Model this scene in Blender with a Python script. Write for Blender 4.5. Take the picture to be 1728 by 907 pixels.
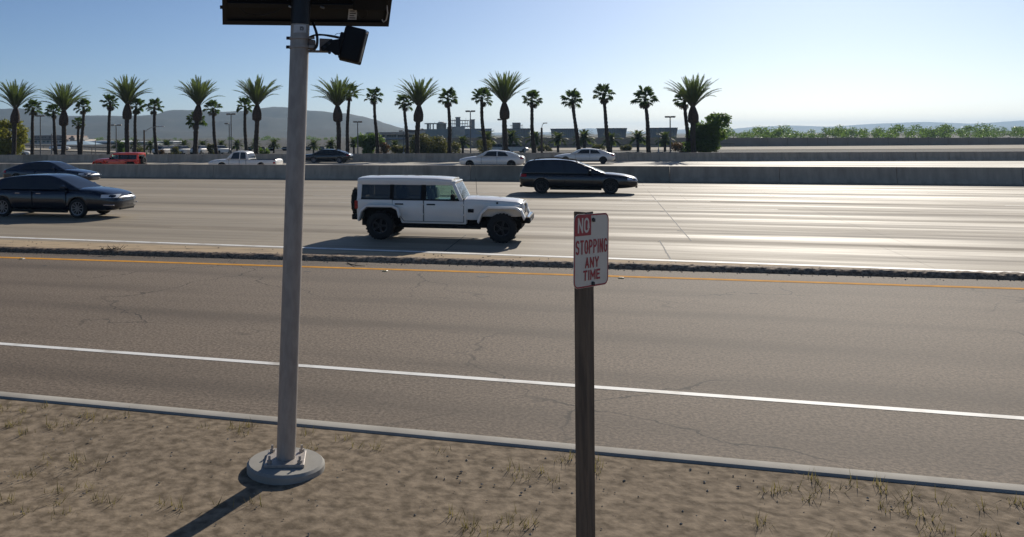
import bpy, bmesh, math, random
from math import sin, cos, tan, pi, radians, sqrt, exp, atan2
from mathutils import Vector, Matrix, noise as mnoise

for o in list(bpy.data.objects):
    bpy.data.objects.remove(o)
scene = bpy.context.scene
COL = scene.collection
random.seed(7)

# ------------------------------------------------------------------ camera
F = 1430.0            # focal length in photo pixels (frame 1728 wide)
CAMH = 3.0            # eye height above the freeway
ROLL = 0.0065
PX0, PY0 = 600.0, 228.0
cam_data = bpy.data.cameras.new("camera")
cam_data.sensor_fit = 'HORIZONTAL'
cam_data.sensor_width = 36.0
cam_data.lens = 36.0 * F / 1728.0
cam_data.shift_x = (864.0 - PX0) / 1728.0
cam_data.shift_y = -(453.5 - PY0) / 1728.0
cam_data.clip_start = 0.1
cam_data.clip_end = 30000.0
cam = bpy.data.objects.new("camera", cam_data)
COL.objects.link(cam)
cam.location = (0, 0, CAMH)
cam.rotation_euler = (pi / 2, ROLL, 0)
scene.camera = cam

# ------------------------------------------------------------------ light
SUN_EL = radians(26.0)
SUN_AZ = radians(29.3)        # clockwise from +Y
world = bpy.data.worlds.new("World")
scene.world = world
world.use_nodes = True
wn = world.node_tree
wn.nodes.clear()
sky = wn.nodes.new("ShaderNodeTexSky")
sky.sky_type = 'NISHITA'
sky.sun_disc = False
sky.sun_elevation = SUN_EL
sky.sun_rotation = SUN_AZ
sky.altitude = 200
sky.air_density = 0.7
sky.dust_density = 0.62
sky.ozone_density = 5.0
bg = wn.nodes.new("ShaderNodeBackground")
bg.inputs["Strength"].default_value = 0.065
wo = wn.nodes.new("ShaderNodeOutputWorld")
wn.links.new(sky.outputs[0], bg.inputs[0])
wn.links.new(bg.outputs[0], wo.inputs[0])

sun_data = bpy.data.lights.new("sun", 'SUN')
sun_data.energy = 4.1
sun_data.angle = radians(0.5)
sun_data.color = (1.0, 0.93, 0.82)
sun = bpy.data.objects.new("sun", sun_data)
COL.objects.link(sun)
sdir = Vector((sin(SUN_AZ) * cos(SUN_EL), cos(SUN_AZ) * cos(SUN_EL), sin(SUN_EL)))
sun.rotation_euler = sdir.to_track_quat('Z', 'Y').to_euler()
sun.location = (60, 100, 80)

scene.view_settings.view_transform = 'Standard'
scene.view_settings.look = 'None'
scene.view_settings.exposure = 0.3
scene.view_settings.gamma = 1.0
scene.view_settings.use_curve_mapping = False
scene.render.engine = 'CYCLES'
scene.cycles.use_denoising = True
scene.cycles.max_bounces = 6
scene.cycles.transparent_max_bounces = 12
scene.cycles.volume_bounces = 0

# ------------------------------------------------------------------ geometry of the place
TH = math.atan(410.0 / 1430.0)                 # the freeway runs at 16 degrees to the camera's x axis
RV = Vector((cos(TH), -sin(TH), 0))
PV = Vector((sin(TH), cos(TH), 0))


def R(S, D, z=0.0):
    return Vector((S * RV.x + D * PV.x, S * RV.y + D * PV.y, z))


def U(px, py):
    dx, dy = px - PX0, py - PY0
    return dx - ROLL * dy, dy + ROLL * dx


def P(px, py, z):
    """point of the place seen at a photo pixel, z metres ahead"""
    dx, dy = U(px, py)
    return Vector((dx / F * z, z, CAMH - dy / F * z))


def G(px, py, h=0.0):
    """ground point seen at a photo pixel"""
    dx, dy = U(px, py)
    z = F * (CAMH - h) / dy
    return Vector((dx / F * z, z, h))


def SD(v):
    return v.x * RV.x + v.y * RV.y, v.x * PV.x + v.y * PV.y


# ------------------------------------------------------------------ helpers
class MB:
    def __init__(self):
        self.v, self.f, self.m = [], [], []

    def add(self, vs, fs, mi=0):
        k = len(self.v)
        self.v += [tuple(p) for p in vs]
        self.f += [tuple(i + k for i in q) for q in fs]
        self.m += [mi] * len(fs)
        return self

    def box(self, c, s, rot=None, mi=0):
        hx, hy, hz = s[0] / 2, s[1] / 2, s[2] / 2
        vs = [Vector((x, y, z)) for z in (-hz, hz) for x, y in ((-hx, -hy), (hx, -hy), (hx, hy), (-hx, hy))]
        if rot is not None:
            vs = [rot @ p for p in vs]
        c = Vector(c)
        return self.add([p + c for p in vs], [(3, 2, 1, 0), (4, 5, 6, 7), (0, 1, 5, 4), (1, 2, 6, 5), (2, 3, 7, 6), (3, 0, 4, 7)], mi)

    def box2(self, a, b, mi=0):
        return self.box([(a[i] + b[i]) / 2 for i in range(3)], [abs(b[i] - a[i]) for i in range(3)], None, mi)

    def prism(self, poly, y0, y1, mi=0, fy=None):
        """poly in (x, z), extruded along y; fy(z) adds a lateral offset"""
        n = len(poly)
        g = fy or (lambda z: 0)
        a = [(x, y0 + g(z), z) for x, z in poly]
        b = [(x, y1 + g(z), z) for x, z in poly]
        fs = [tuple(range(n)), tuple(range(2 * n - 1, n - 1, -1))]
        fs += [(i, i + n, (i + 1) % n + n, (i + 1) % n) for i in range(n)]
        return self.add(a + b, fs, mi)

    def tube(self, pts, r, n=8, mi=0, caps=True):
        pts = [Vector(p) for p in pts]
        rs = r if isinstance(r, (list, tuple)) else [r] * len(pts)
        rings = []
        up = None
        for i, p in enumerate(pts):
            d = (pts[min(i + 1, len(pts) - 1)] - pts[max(i - 1, 0)]).normalized()
            if up is None:
                up = Vector((1, 0, 0)) if abs(d.x) < 0.9 else Vector((0, 1, 0))
            a = d.cross(up).normalized()
            b = d.cross(a).normalized()
            up = b.cross(d) * -1 if False else up
            rings.append([p + (a * cos(2 * pi * k / n) + b * sin(2 * pi * k / n)) * rs[i] for k in range(n)])
        vs = [q for g in rings for q in g]
        fs = []
        for i in range(len(pts) - 1):
            for k in range(n):
                fs.append((i * n + k, i * n + (k + 1) % n, (i + 1) * n + (k + 1) % n, (i + 1) * n + k))
        if caps:
            fs.append(tuple(range(n - 1, -1, -1)))
            fs.append(tuple((len(pts) - 1) * n + k for k in range(n)))
        return self.add(vs, fs, mi)

    def lathe(self, prof, n=24, axis='z', c=(0, 0, 0), mi=0, closed=False):
        """prof: (radius, height) pairs"""
        vs, fs = [], []
        for r, h in prof:
            for k in range(n):
                a = 2 * pi * k / n
                x, y = r * cos(a), r * sin(a)
                if axis == 'z':
                    p = (x, y, h)
                elif axis == 'y':
                    p = (x, h, y)
                else:
                    p = (h, x, y)
                vs.append((p[0] + c[0], p[1] + c[1], p[2] + c[2]))
        m = len(prof)
        for i in range(m if closed else m - 1):
            j = (i + 1) % m
            for k in range(n):
                fs.append((i * n + k, i * n + (k + 1) % n, j * n + (k + 1) % n, j * n + k))
        if not closed:
            fs.append(tuple(range(n - 1, -1, -1)))
            fs.append(tuple((m - 1) * n + k for k in range(n)))
        return self.add(vs, fs, mi)

    def loft(self, rings, mi=0, caps=True):
        n = len(rings[0])
        vs = [q for g in rings for q in g]
        fs = []
        for i in range(len(rings) - 1):
            for k in range(n):
                fs.append((i * n + k, i * n + (k + 1) % n, (i + 1) * n + (k + 1) % n, (i + 1) * n + k))
        if caps:
            fs.append(tuple(range(n - 1, -1, -1)))
            fs.append(tuple((len(rings) - 1) * n + k for k in range(n)))
        return self.add(vs, fs, mi)

    def mesh(self, name, mats, bevel=0.0, seg=2, smooth=None, fixn=True):
        me = bpy.data.meshes.new(name)
        me.from_pydata(self.v, [], self.f)
        mats = mats if isinstance(mats, (list, tuple)) else [mats]
        for q in mats:
            me.materials.append(q)
        for i, p in enumerate(me.polygons):
            p.material_index = self.m[i]
        if fixn or bevel:
            bm = bmesh.new()
            bm.from_mesh(me)
            if fixn:
                bmesh.ops.recalc_face_normals(bm, faces=bm.faces)
            if bevel:
                es = [e for e in bm.edges if len(e.link_faces) == 2 and e.calc_face_angle(0) > 0.5]
                bmesh.ops.bevel(bm, geom=es, offset=bevel, segments=seg, profile=0.5, affect='EDGES', clamp_overlap=True)
            bm.to_mesh(me)
            bm.free()
        if smooth is not None:
            me.polygons.foreach_set("use_smooth", [True] * len(me.polygons))
            me.set_sharp_from_angle(angle=radians(smooth))
        me.update()
        return me


def link(name, me, parent=None, loc=None, rot=None):
    o = bpy.data.objects.new(name, me)
    COL.objects.link(o)
    if parent is not None:
        o.parent = parent
    if loc is not None:
        o.location = loc
    if rot is not None:
        o.rotation_euler = rot
    return o


def part(name, mb, mats, parent=None, bevel=0.0, smooth=None, loc=None, rot=None, seg=2, fixn=True):
    return link(name, mb.mesh(name, mats, bevel, seg, smooth, fixn), parent, loc, rot)


def tag(o, label=None, cat=None, group=None, kind=None):
    if label:
        o["label"] = label
    if cat:
        o["category"] = cat
    if group:
        o["group"] = group
    if kind:
        o["kind"] = kind
    return o


def thing(name, label, cat, loc=(0, 0, 0), rot=(0, 0, 0), group=None, scale=1.0):
    o = bpy.data.objects.new(name, None)
    COL.objects.link(o)
    o.location = loc
    o.rotation_euler = rot
    o.scale = (scale, scale, scale)
    o.empty_display_size = 0.2
    return tag(o, label, cat, group)


def struct(name, mb, mats, label=None, **kw):
    o = part(name, mb, mats, **kw)
    o["kind"] = "structure"
    if label:
        o["label"] = label
    return o


def copy_tree(o, parent=None):
    c = o.copy()
    COL.objects.link(c)
    if parent is not None:
        c.parent = parent
    for ch in list(o.children):
        copy_tree(ch, c)
    return c


# ------------------------------------------------------------------ materials
def new_mat(name):
    m = bpy.data.materials.new(name)
    m.use_nodes = True
    nt = m.node_tree
    b = nt.nodes["Principled BSDF"]
    return m, nt, b


def N(nt, t, **kw):
    n = nt.nodes.new(t)
    for k, v in kw.items():
        if k in n.inputs:
            n.inputs[k].default_value = v
        else:
            setattr(n, k, v)
    return n


def mathn(nt, op, a, b=None, clamp=False):
    n = nt.nodes.new("ShaderNodeMath")
    n.operation = op
    n.use_clamp = clamp
    for i, q in enumerate((a, b)):
        if q is None:
            continue
        if isinstance(q, (int, float)):
            n.inputs[i].default_value = q
        else:
            nt.links.new(q, n.inputs[i])
    return n.outputs[0]


def mixc(nt, fac, a, b, blend='MIX'):
    n = nt.nodes.new("ShaderNodeMix")
    n.data_type = 'RGBA'
    n.blend_type = blend
    n.clamp_factor = True
    for s, q in ((n.inputs[0], fac), (n.inputs[6], a), (n.inputs[7], b)):
        if isinstance(q, (int, float)):
            s.default_value = q
        elif isinstance(q, (tuple, list)):
            s.default_value = (*q[:3], 1.0)
        else:
            nt.links.new(q, s)
    return n.outputs[2]


def ramp(nt, fac, a, b):
    n = nt.nodes.new("ShaderNodeMapRange")
    n.inputs["From Min"].default_value = a
    n.inputs["From Max"].default_value = b
    nt.links.new(fac, n.inputs["Value"])
    return n.outputs[0]


def coords(nt, kind, scale=(1, 1, 1), rotz=0.0):
    if kind == 'world':
        src = nt.nodes.new("ShaderNodeNewGeometry").outputs["Position"]
    else:
        src = nt.nodes.new("ShaderNodeTexCoord").outputs["Object"]
    m = nt.nodes.new("ShaderNodeMapping")
    m.vector_type = 'POINT'
    m.inputs["Scale"].default_value = scale
    if rotz:
        r = nt.nodes.new("ShaderNodeVectorRotate")
        r.rotation_type = 'Z_AXIS'
        r.inputs["Angle"].default_value = rotz
        nt.links.new(src, r.inputs["Vector"])
        src = r.outputs[0]
    nt.links.new(src, m.inputs["Vector"])
    return m.outputs[0]


def noise(nt, vec, scale, detail=4.0, rough=0.55):
    n = N(nt, "ShaderNodeTexNoise", Scale=scale, Detail=detail, Roughness=rough)
    nt.links.new(vec, n.inputs["Vector"])
    return n.outputs["Fac"]


def bump(nt, b, h, strength=0.3, dist=0.02):
    n = nt.nodes.new("ShaderNodeBump")
    n.inputs["Strength"].default_value = strength
    n.inputs["Distance"].default_value = dist
    nt.links.new(h, n.inputs["Height"])
    nt.links.new(n.outputs[0], b.inputs["Normal"])


def mat(name, c1, c2=None, scale=4.0, rough=0.6, metal=0.0, coat=0.0, kind='object', stretch=(1, 1, 1), bmp=0.0, bdist=0.01, spec=0.5, lo=0.35, hi=0.65, detail=4.0):
    m, nt, b = new_mat(name)
    b.inputs["Roughness"].default_value = rough
    b.inputs["Metallic"].default_value = metal
    b.inputs["Coat Weight"].default_value = coat
    b.inputs["Coat Roughness"].default_value = 0.03
    b.inputs["Specular IOR Level"].default_value = spec
    if c2 is None:
        c2 = tuple(q * 0.85 for q in c1)
    vec = coords(nt, kind, stretch)
    f = noise(nt, vec, scale, detail)
    nt.links.new(mixc(nt, ramp(nt, f, lo, hi), c1, c2), b.inputs["Base Color"])
    if bmp:
        bump(nt, b, f, bmp, bdist)
    return m


def leaf_mat(name, c1, c2, trans=0.3, rough=0.5, scale=1.2):
    m, nt, b = new_mat(name)
    vec = coords(nt, 'world')
    f = noise(nt, vec, scale, 3.0)
    c = mixc(nt, ramp(nt, f, 0.35, 0.65), c1, c2)
    nt.links.new(c, b.inputs["Base Color"])
    b.inputs["Roughness"].default_value = rough
    b.inputs["Specular IOR Level"].default_value = 0.15
    t = nt.nodes.new("ShaderNodeBsdfTranslucent")
    nt.links.new(mixc(nt, 0.5, c, (c1[0] * 1.6, c1[1] * 1.8, c1[2] * 0.9)), t.inputs["Color"])
    mx = nt.nodes.new("ShaderNodeMixShader")
    mx.inputs[0].default_value = trans
    out = nt.nodes["Material Output"]
    nt.links.new(b.outputs[0], mx.inputs[1])
    nt.links.new(t.outputs[0], mx.inputs[2])
    nt.links.new(mx.outputs[0], out.inputs["Surface"])
    return m


def concrete_road(name, ca, cb):
    m, nt, b = new_mat(name)
    v = coords(nt, 'world', (1, 1, 1), TH)
    vs = coords(nt, 'world', (0.03, 0.62, 1), TH)
    vs2 = coords(nt, 'world', (0.10, 1.9, 1), TH)
    vb = coords(nt, 'world', (0.5, 1.0, 1), TH)
    streak = noise(nt, vs, 1.0, 5.0, 0.6)
    fine = noise(nt, vs2, 1.6, 4.0, 0.7)
    blot = noise(nt, vb, 0.35, 5.0, 0.6)
    grain = noise(nt, v, 14.0, 5.0, 0.7)
    sep = nt.nodes.new("ShaderNodeSeparateXYZ")
    nt.links.new(v, sep.inputs[0])
    u = mathn(nt, 'DIVIDE', mathn(nt, 'SUBTRACT', sep.outputs[1], 25.1), 3.65)
    wp = mathn(nt, 'ADD', mathn(nt, 'MULTIPLY', mathn(nt, 'COSINE', mathn(nt, 'MULTIPLY', u, 4 * pi)), -0.5), 0.5)
    oil = mathn(nt, 'POWER', mathn(nt, 'MAXIMUM', mathn(nt, 'MULTIPLY', mathn(nt, 'COSINE', mathn(nt, 'MULTIPLY', u, 2 * pi)), -1.0), 0.0), 3.0)
    c = mixc(nt, ramp(nt, streak, 0.36, 0.66), ca, cb)
    c = mixc(nt, mathn(nt, 'MULTIPLY', ramp(nt, fine, 0.45, 0.75), 0.4), c, tuple(q * 0.5 for q in cb))
    c = mixc(nt, mathn(nt, 'MULTIPLY', ramp(nt, blot, 0.5, 0.7), 0.35), c, tuple(q * 1.15 for q in ca))
    c = mixc(nt, mathn(nt, 'MULTIPLY', oil, mathn(nt, 'MULTIPLY', ramp(nt, streak, 0.3, 0.6), 0.55)), c, tuple(q * 0.45 for q in cb))
    c = mixc(nt, mathn(nt, 'MULTIPLY', ramp(nt, grain, 0.4, 0.75), 0.22), c, tuple(q * 0.5 for q in cb))
    nt.links.new(c, b.inputs["Base Color"])
    b.inputs["Specular IOR Level"].default_value = 0.36
    rr = mathn(nt, 'SUBTRACT', 0.80, mathn(nt, 'MULTIPLY', wp, 0.06))
    rr = mathn(nt, 'ADD', rr, mathn(nt, 'MULTIPLY', mathn(nt, 'SUBTRACT', streak, 0.5), 0.8))
    rr = mathn(nt, 'ADD', rr, mathn(nt, 'MULTIPLY', mathn(nt, 'SUBTRACT', fine, 0.5), 0.25))
    nt.links.new(rr, b.inputs["Roughness"])
    bump(nt, b, grain, 0.25, 0.006)
    return m


def asphalt(name, ca, cb, gscale=38.0):
    m, nt, b = new_mat(name)
    v = coords(nt, 'world', (1, 1, 1), TH)
    vs = coords(nt, 'world', (0.12, 0.9, 1), TH)
    g = noise(nt, v, gscale, 6.0, 0.75)
    g2 = noise(nt, v, gscale * 0.22, 4.0, 0.6)
    s = noise(nt, vs, 0.8, 4.0)
    c = mixc(nt, ramp(nt, g, 0.42, 0.60), cb, ca)
    c = mixc(nt, mathn(nt, 'MULTIPLY', ramp(nt, s, 0.4, 0.7), 0.4), c, tuple(q * 0.7 for q in cb))
    c = mixc(nt, mathn(nt, 'MULTIPLY', ramp(nt, g2, 0.55, 0.75), 0.35), c, tuple(q * 0.55 for q in cb))
    # wheel paths and cracks of a worn lane
    sep = nt.nodes.new("ShaderNodeSeparateXYZ")
    nt.links.new(v, sep.inputs[0])
    wv = mathn(nt, 'COSINE', mathn(nt, 'MULTIPLY', mathn(nt, 'SUBTRACT', sep.outputs[1], 13.0), 2 * pi / 1.9))
    c = mixc(nt, mathn(nt, 'MULTIPLY', mathn(nt, 'MULTIPLY', ramp(nt, wv, 0.2, 1.0), ramp(nt, s, 0.35, 0.6)), 0.30), c, tuple(q * 0.6 for q in cb))
    wob = nt.nodes.new("ShaderNodeTexNoise")
    wob.inputs["Scale"].default_value = 1.4
    wob.inputs["Detail"].default_value = 5.0
    nt.links.new(v, wob.inputs["Vector"])
    va = nt.nodes.new("ShaderNodeVectorMath")
    va.operation = 'MULTIPLY_ADD'
    va.inputs[1].default_value = (0.9, 0.9, 0.9)
    nt.links.new(wob.outputs["Color"], va.inputs[0])
    nt.links.new(v, va.inputs[2])
    vo = nt.nodes.new("ShaderNodeTexVoronoi")
    vo.feature = 'DISTANCE_TO_EDGE'
    vo.inputs["Scale"].default_value = 0.30
    nt.links.new(va.outputs[0], vo.inputs["Vector"])
    big = noise(nt, v, 0.16, 2.0)
    crack = mathn(nt, 'MULTIPLY', mathn(nt, 'LESS_THAN', vo.outputs["Distance"], 0.0045), ramp(nt, big, 0.47, 0.55))
    c = mixc(nt, mathn(nt, 'MULTIPLY', crack, 0.75), c, (0.02, 0.017, 0.014))
    nt.links.new(c, b.inputs["Base Color"])
    b.inputs["Roughness"].default_value = 0.85
    b.inputs["Specular IOR Level"].default_value = 0.25
    bump(nt, b, g, 0.3, 0.008)
    return m


def paint(name, c, flake=0.0, rough=0.28):
    m, nt, b = new_mat(name)
    vec = coords(nt, 'object')
    f = noise(nt, vec, 1.3, 3.0)
    nt.links.new(mixc(nt, ramp(nt, f, 0.3, 0.7), c, tuple(q * 0.9 for q in c)), b.inputs["Base Color"])
    b.inputs["Roughness"].default_value = rough
    b.inputs["Metallic"].default_value = flake
    b.inputs["Coat Weight"].default_value = 0.6
    b.inputs["Coat Roughness"].default_value = 0.04
    return m


def thin_glass(name, tint, refl=1.0):
    m, nt, b = new_mat(name)
    nt.nodes.remove(b)
    tr = N(nt, "ShaderNodeBsdfTransparent")
    tr.inputs["Color"].default_value = (*tint, 1)
    gl = N(nt, "ShaderNodeBsdfGlossy")
    gl.inputs["Roughness"].default_value = 0.03
    fr = N(nt, "ShaderNodeFresnel", IOR=1.5)
    mx = N(nt, "ShaderNodeMixShader")
    nt.links.new(fr.outputs[0], mx.inputs[0])
    nt.links.new(tr.outputs[0], mx.inputs[1])
    nt.links.new(gl.outputs[0], mx.inputs[2])
    nt.links.new(mx.outputs[0], nt.nodes["Material Output"].inputs["Surface"])
    return m


M = {}
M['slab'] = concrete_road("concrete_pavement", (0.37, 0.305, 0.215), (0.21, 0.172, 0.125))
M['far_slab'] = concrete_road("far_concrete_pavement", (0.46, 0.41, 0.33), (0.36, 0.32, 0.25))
M['asphalt'] = asphalt("ramp_asphalt", (0.265, 0.205, 0.148), (0.105, 0.080, 0.058), 24.0)
M['dike'] = asphalt("dike_asphalt", (0.44, 0.32, 0.22), (0.13, 0.092, 0.062), 16.0)
M['sealant'] = mat("joint_sealant", (0.03, 0.027, 0.024), rough=0.8)
M['gore'] = mat("gore_dirt", (0.46, 0.35, 0.225), (0.22, 0.17, 0.12), scale=1.6, rough=0.9, spec=0.08, kind='world', stretch=(0.6, 2.2, 1), bmp=0.3, lo=0.5, hi=0.72, detail=6)
M['white_line'] = mat("white_road_paint", (0.78, 0.76, 0.71), (0.46, 0.42, 0.36), scale=2.2, rough=0.7, kind='world', bmp=0.1, detail=9, lo=0.5, hi=0.72)
M['worn_line'] = mat("worn_road_paint", (0.66, 0.63, 0.57), (0.34, 0.30, 0.25), scale=2.5, rough=0.65, kind='world', detail=8)
M['yellow_line'] = mat("yellow_road_paint", (0.72, 0.33, 0.035), (0.52, 0.24, 0.035), scale=4.0, rough=0.9, spec=0.08, kind='world', detail=8)
M['ground'] = mat("dry_ground", (0.11, 0.098, 0.07), (0.055, 0.056, 0.038), scale=0.05, rough=0.95, spec=0.08, kind='world', detail=8)
M['lot'] = mat("parking_lot_asphalt", (0.085, 0.08, 0.072), (0.06, 0.058, 0.054), scale=0.2, rough=0.9, spec=0.08, kind='world', detail=6)
M['pale_road'] = mat("pale_service_road", (0.42, 0.37, 0.29), (0.34, 0.3, 0.24), scale=0.3, rough=0.9, spec=0.08, kind='world')
M['verge'] = mat("verge_dirt", (0.30, 0.235, 0.165), (0.13, 0.10, 0.068), scale=9.0, rough=0.95, spec=0.08, kind='world', bmp=0.55, bdist=0.02, detail=12)
M['kerb'] = mat("kerb_concrete", (0.36, 0.34, 0.30), (0.27, 0.25, 0.22), scale=2.0, rough=0.85, spec=0.08, kind='world', bmp=0.2, detail=7)


def barrier_mat(name, c1, c2):
    m, nt, b = new_mat(name)
    v = coords(nt, 'world', (1, 1, 1), TH)
    vs = coords(nt, 'world', (2.2, 2.2, 0.25), TH)
    f = noise(nt, vs, 0.9, 6.0, 0.65)
    g = noise(nt, v, 0.35, 5.0, 0.6)
    c = mixc(nt, ramp(nt, f, 0.4, 0.7), c1, c2)
    c = mixc(nt, mathn(nt, 'MULTIPLY', ramp(nt, g, 0.5, 0.72), 0.5), c, tuple(q * 0.6 for q in c2))
    nt.links.new(c, b.inputs["Base Color"])
    b.inputs["Roughness"].default_value = 0.85
    bump(nt, b, f, 0.2, 0.01)
    return m


M['barrier'] = barrier_mat("barrier_concrete", (0.52, 0.41, 0.30), (0.34, 0.265, 0.195))
M['barrier_b'] = barrier_mat("barrier_concrete_dark", (0.36, 0.30, 0.22), (0.23, 0.19, 0.14))
M['galv'] = mat("galvanised_steel", (0.42, 0.37, 0.325), (0.33, 0.29, 0.255), scale=7.0, rough=0.55, metal=0.35, stretch=(3, 3, 1.0), bmp=0.05, detail=6)
M['black_panel'] = mat("black_panel_back", (0.012, 0.012, 0.014), (0.008, 0.008, 0.009), scale=3, rough=0.55)
M['black_frame'] = mat("black_aluminium_frame", (0.02, 0.02, 0.022), scale=6, rough=0.45, metal=0.3)
M['cells'] = mat("solar_cells", (0.01, 0.014, 0.035), scale=6, rough=0.15)
M['black_plastic'] = mat("black_plastic", (0.012, 0.012, 0.013), (0.009, 0.009, 0.010), scale=8, rough=0.6, spec=0.25)
M['rust_steel'] = mat("weathered_bracket_steel", (0.26, 0.19, 0.15), (0.17, 0.13, 0.11), scale=9, rough=0.6, metal=0.35)
M['cable'] = mat("cable_rubber", (0.012, 0.012, 0.014), scale=8, rough=0.5)
M['label'] = mat("paper_label", (0.62, 0.61, 0.60), (0.5, 0.49, 0.48), scale=12, rough=0.5)
M['ink'] = mat("label_ink", (0.05, 0.05, 0.06), scale=9, rough=0.6)
M['sign_white'] = mat("sign_white_sheeting", (0.80, 0.72, 0.60), (0.74, 0.665, 0.555), scale=5, rough=0.4)
M['sign_red'] = mat("sign_red_ink", (0.46, 0.035, 0.045), (0.38, 0.03, 0.04), scale=6, rough=0.4)
M['alu'] = mat("aluminium", (0.55, 0.55, 0.56), scale=8, rough=0.4, metal=0.8)
M['wood_post'] = mat("weathered_wood", (0.20, 0.14, 0.09), (0.11, 0.08, 0.055), scale=5, rough=0.85, stretch=(6, 6, 0.6), bmp=0.3, detail=6)
M['bolt'] = mat("dark_bolt", (0.03, 0.03, 0.035), scale=9, rough=0.5, metal=0.4)
M['white_paint'] = paint("white_car_paint", (0.88, 0.82, 0.73))
M['silver_paint'] = paint("silver_white_car_paint", (0.80, 0.75, 0.68), 0.05)
M['navy_paint'] = paint("navy_car_paint", (0.007, 0.010, 0.020), 0.2, 0.22)
M['blue_paint'] = paint("dark_blue_car_paint", (0.009, 0.015, 0.034), 0.2, 0.22)
M['black_paint'] = paint("black_car_paint", (0.010, 0.010, 0.012), 0.1, 0.22)
M['red_paint'] = paint("red_car_paint", (0.72, 0.04, 0.02))
M['dark_glass'] = mat("tinted_window_glass", (0.012, 0.014, 0.016), scale=2, rough=0.04, spec=0.6)
M['glass'] = thin_glass("clear_window_glass", (0.70, 0.80, 0.76))
M['tint_glass'] = thin_glass("privacy_window_glass", (0.34, 0.35, 0.34))
M['tyre'] = mat("tyre_rubber", (0.018, 0.018, 0.018), (0.012, 0.012, 0.012), scale=12, rough=0.85, bmp=0.2)
M['rim'] = mat("alloy_rim", (0.22, 0.22, 0.23), scale=6, rough=0.35, metal=0.8)
M['dark_rim'] = mat("dark_alloy_rim", (0.035, 0.035, 0.038), scale=6, rough=0.4, metal=0.5)
M['trim'] = mat("black_car_trim", (0.018, 0.018, 0.018), (0.012, 0.012, 0.012), scale=10, rough=0.8, spec=0.15)
M['chrome'] = mat("bright_chrome", (0.75, 0.75, 0.76), scale=4, rough=0.12, metal=1.0)
M['lamp_clear'] = mat("headlamp_lens", (0.72, 0.74, 0.76), scale=5, rough=0.08, spec=0.8)
M['lamp_red'] = mat("tail_lamp_lens", (0.42, 0.012, 0.012), scale=5, rough=0.15)
M['seat'] = mat("dark_seat_cloth", (0.03, 0.03, 0.032), scale=20, rough=0.9)
M['palm_leaf'] = leaf_mat("date_palm_leaf", (0.115, 0.145, 0.045), (0.060, 0.082, 0.026), 0.42, 0.6)
M['fan_leaf'] = leaf_mat("fan_palm_leaf", (0.080, 0.125, 0.028), (0.038, 0.064, 0.016), 0.42, 0.5)
M['dead_leaf'] = leaf_mat("dry_palm_leaf", (0.15, 0.11, 0.06), (0.09, 0.065, 0.04), 0.15, 0.7)
M['rachis'] = mat("palm_rachis", (0.10, 0.085, 0.035), (0.06, 0.055, 0.025), scale=3, rough=0.6)
M['palm_trunk'] = mat("palm_trunk_bark", (0.062, 0.042, 0.03), (0.02, 0.014, 0.011), scale=5, rough=0.95, stretch=(1, 1, 3), bmp=0.8, bdist=0.05, detail=6)
M['palm_boot'] = mat("palm_boot_bark", (0.07, 0.038, 0.022), (0.022, 0.013, 0.009), scale=6, rough=0.95, bmp=0.8, bdist=0.05, detail=5)
M['tree_leaf'] = leaf_mat("broadleaf", (0.24, 0.22, 0.04), (0.07, 0.085, 0.018), 0.6, 0.5, 0.6)
M['tree_leaf_dark'] = leaf_mat("dark_broadleaf", (0.125, 0.185, 0.04), (0.045, 0.075, 0.018), 0.55, 0.45, 0.6)
M['bush_leaf'] = leaf_mat("olive_bush_leaf", (0.15, 0.135, 0.04), (0.065, 0.068, 0.022), 0.4, 0.55, 0.7)
M['rust_leaf'] = leaf_mat("rusty_bush_leaf", (0.17, 0.085, 0.03), (0.09, 0.06, 0.025), 0.3, 0.55, 0.9)
M['bark'] = mat("tree_bark", (0.09, 0.07, 0.055), (0.045, 0.035, 0.028), scale=6, rough=0.95, stretch=(1, 1, 0.3), bmp=0.6, bdist=0.03)
M['dry_grass'] = leaf_mat("dry_grass_blade", (0.28, 0.22, 0.11), (0.17, 0.13, 0.06), 0.3, 0.7, 3.0)
M['lamp_pole'] = mat("painted_lamp_pole", (0.20, 0.20, 0.20), (0.13, 0.13, 0.13), scale=3, rough=0.5, metal=0.3)
M['pale_pole'] = mat("pale_concrete_pole", (0.42, 0.40, 0.37), (0.32, 0.3, 0.28), scale=3, rough=0.7)
M['brown_pole'] = mat("brown_pole", (0.10, 0.065, 0.045), scale=3, rough=0.7)
M['tank'] = mat("tank_blue_grey_steel", (0.24, 0.255, 0.26), (0.18, 0.195, 0.20), scale=0.25, rough=0.6, stretch=(1, 1, 0.3), detail=5)
M['tank_rim'] = mat("tank_rim_steel", (0.07, 0.085, 0.10), scale=1, rough=0.6)
M['wall_grey'] = mat("warm_grey_wall", (0.36, 0.29, 0.225), (0.28, 0.225, 0.175), scale=0.3, rough=0.9, kind='world', detail=6)
M['wall_pale'] = mat("pale_stucco", (0.66, 0.58, 0.50), (0.56, 0.49, 0.43), scale=0.4, rough=0.9, kind='world', detail=6)
M['wall_teal'] = mat("teal_grey_panel", (0.25, 0.27, 0.25), (0.20, 0.22, 0.205), scale=0.4, rough=0.7, kind='world')
M['wall_blue'] = mat("blue_grey_panel", (0.25, 0.27, 0.30), (0.2, 0.22, 0.25), scale=0.4, rough=0.7, kind='world')
M['conc_struct'] = mat("plant_concrete", (0.55, 0.47, 0.38), (0.42, 0.36, 0.30), scale=0.5, rough=0.9, kind='world', detail=6)
M['steel_grey'] = mat("plant_steel", (0.30, 0.27, 0.24), (0.22, 0.2, 0.18), scale=0.6, rough=0.6, metal=0.2)
M['win_dark'] = mat("dark_office_glass", (0.035, 0.05, 0.05), (0.03, 0.04, 0.045), scale=1, rough=0.08)
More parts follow.
